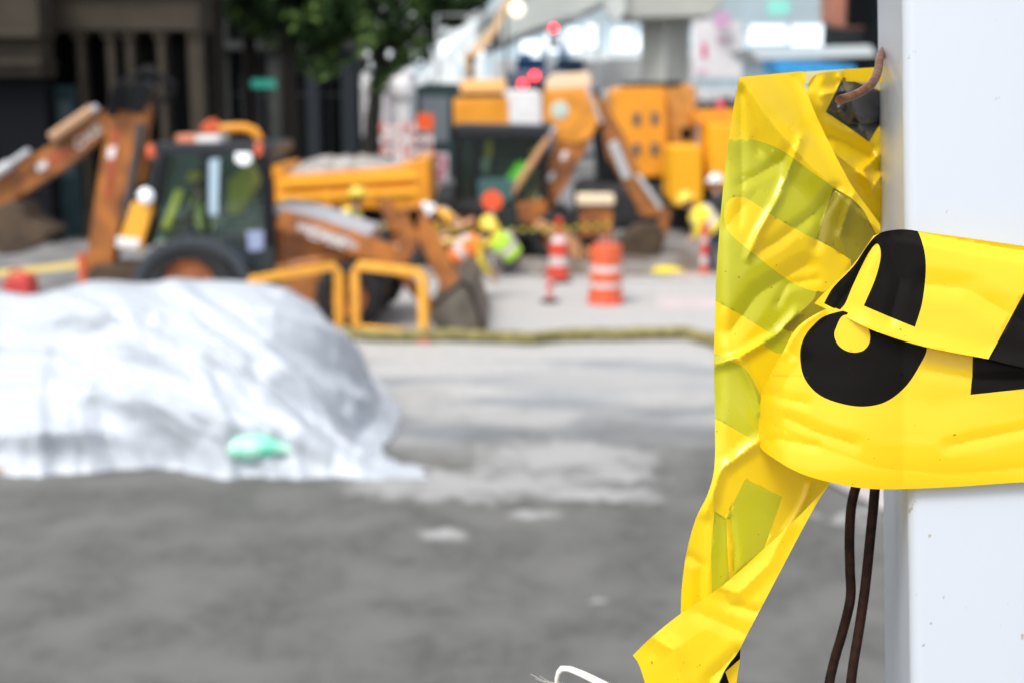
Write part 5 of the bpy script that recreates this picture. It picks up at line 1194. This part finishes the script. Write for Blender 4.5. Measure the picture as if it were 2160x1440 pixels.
# ---- twisted tail
TL = smoothpoly([(1752, 1016), (1708, 1064), (1664, 1108), (1590, 1176), (1517, 1239), (1440, 1290), (1375, 1342), (1335, 1381), (1350, 1406), (1372, 1480), (1500, 1480), (1527, 1415), (1556, 1376), (1576, 1337), (1615, 1263), (1679, 1141), (1722, 1062)], 5, (0, 7, 9, 10))
cT = [([(1664, 1106), (1620, 1190), (1560, 1250), (1517, 1239)], -.002, 26), ([(1520, 1245), (1540, 1275), (1600, 1290)], .0018, 18), ([(1375, 1342), (1420, 1370), (1440, 1440)], -.0028, 30), ([(1470, 1290), (1560, 1330), (1576, 1337)], .0012, 26), ([(1556, 1376), (1500, 1430), (1480, 1480)], .003, 26)]
def zT(x, y): return .4085 + .000012 * (1750 - x) + .5 * crease_sum(x, y, cT) + .0005 * nz3(x, y, 110, 12)
film("tail", TL, [], zT, 7, creases=cT, folds=rand_folds(9, (1380, 1080, 1700, 1420), 6, -48, 22, .05, 60))
T2 = [(1500, 1480), (1530, 1412), (1553, 1378), (1562, 1360), (1561, 1391), (1556, 1420), (1548, 1480)]
film("tail_end", T2, [([(1490, 1490), (1528, 1412), (1553, 1376), (1566, 1356), (1562, 1388), (1530, 1416), (1538, 1440), (1540, 1490)], 3)], lambda x, y: .416, 9)

# ============================================================ rusty wires and frayed cord
RUST = mat("rusty_wire", (.030, .012, .008), .7, col2=(.012, .006, .005), scale=300, bump=.4, spec=.12)
RUST2 = mat("brown_wire", (.19, .07, .012), .35, col2=(.07, .02, .007), scale=260, bump=.4)
def wire(name, pts, r, m, label, n=6):
    P_ = [N(*p) for p in pts]; sm = []
    for i in range(len(P_) - 1):
        p0 = P_[max(0, i - 1)]; p1 = P_[i]; p2 = P_[i + 1]; p3 = P_[min(len(P_) - 1, i + 2)]
        for k in range(n):
            t = k / n; sm.append(.5 * (2 * p1 + (p2 - p0) * t + (2 * p0 - 5 * p1 + 4 * p2 - p3) * t * t + (3 * p1 - p0 - 3 * p2 + p3) * t ** 3))
    sm.append(P_[-1]); q = MB(); q.tube(sm, r, 14)
    return q, sm
q, _ = wire("", [(1905, 60, .55), (1862, 110, .47), (1852, 150, .445), (1838, 178, .43), (1805, 200, .42), (1770, 211, .412)], .00145, RUST2, "")
tag(q.build("wire_hook", RUST2, smooth=True), "bent brown wire end hooked over the crinkled black part of the tape", "wire")
q, _ = wire("", [(1830, 900, .440), (1815, 990, .440), (1797, 1060, .438), (1792, 1130, .436), (1793, 1200, .436), (1794, 1260, .436), (1778, 1330, .438), (1758, 1400, .44), (1745, 1480, .44), (1735, 1700, .45)], .0016, RUST, "")
q2, _ = wire("", [(1850, 900, .436), (1848, 990, .436), (1843, 1060, .434), (1836, 1130, .434), (1829, 1200, .434), (1822, 1260, .434), (1810, 1340, .434), (1800, 1400, .434), (1790, 1480, .436), (1762, 1700, .45)], .0016, RUST, "")
tag(q.build("tie_wire", RUST, smooth=True), "thick rusty brown wire hanging below the tape, bowed away from the post", "wire", "rusty wires below the tape")
tag(q2.build("tie_wire", RUST, smooth=True), "thick rusty brown wire hanging below the tape, the one next to the post", "wire", "rusty wires below the tape")
q = MB(); rnd = random.Random(4)
base = [(1176, 1450), (1174, 1432), (1178, 1418), (1186, 1409), (1200, 1410), (1225, 1420), (1250, 1432), (1285, 1450), (1320, 1475)]
for k in range(26):
    o1, o2 = rnd.uniform(-5, 5), rnd.uniform(-4, 4); dz = rnd.uniform(-.002, .002)
    pts = [N(a + o1 * (.4 + i * .12), b + o2 * (.6 + i * .18), .46 + dz) for i, (a, b) in enumerate(base)]; q.tube(pts, .00035, 5)
for k in range(7):
    a = N(1178 + k * 2, 1440, .46); b_ = N(1120 + k * 9, 1418 + k * 6 + rnd.uniform(-6, 6), .455); q.tube([a, a.lerp(b_, .5) + Vector((0, 0, -.001)), b_], .00009, 4)
tag(q.build("frayed_cord", mat("white_fibre", (.80, .77, .70), .7), smooth=True), "frayed white cord end poking up at the bottom edge", "cord")
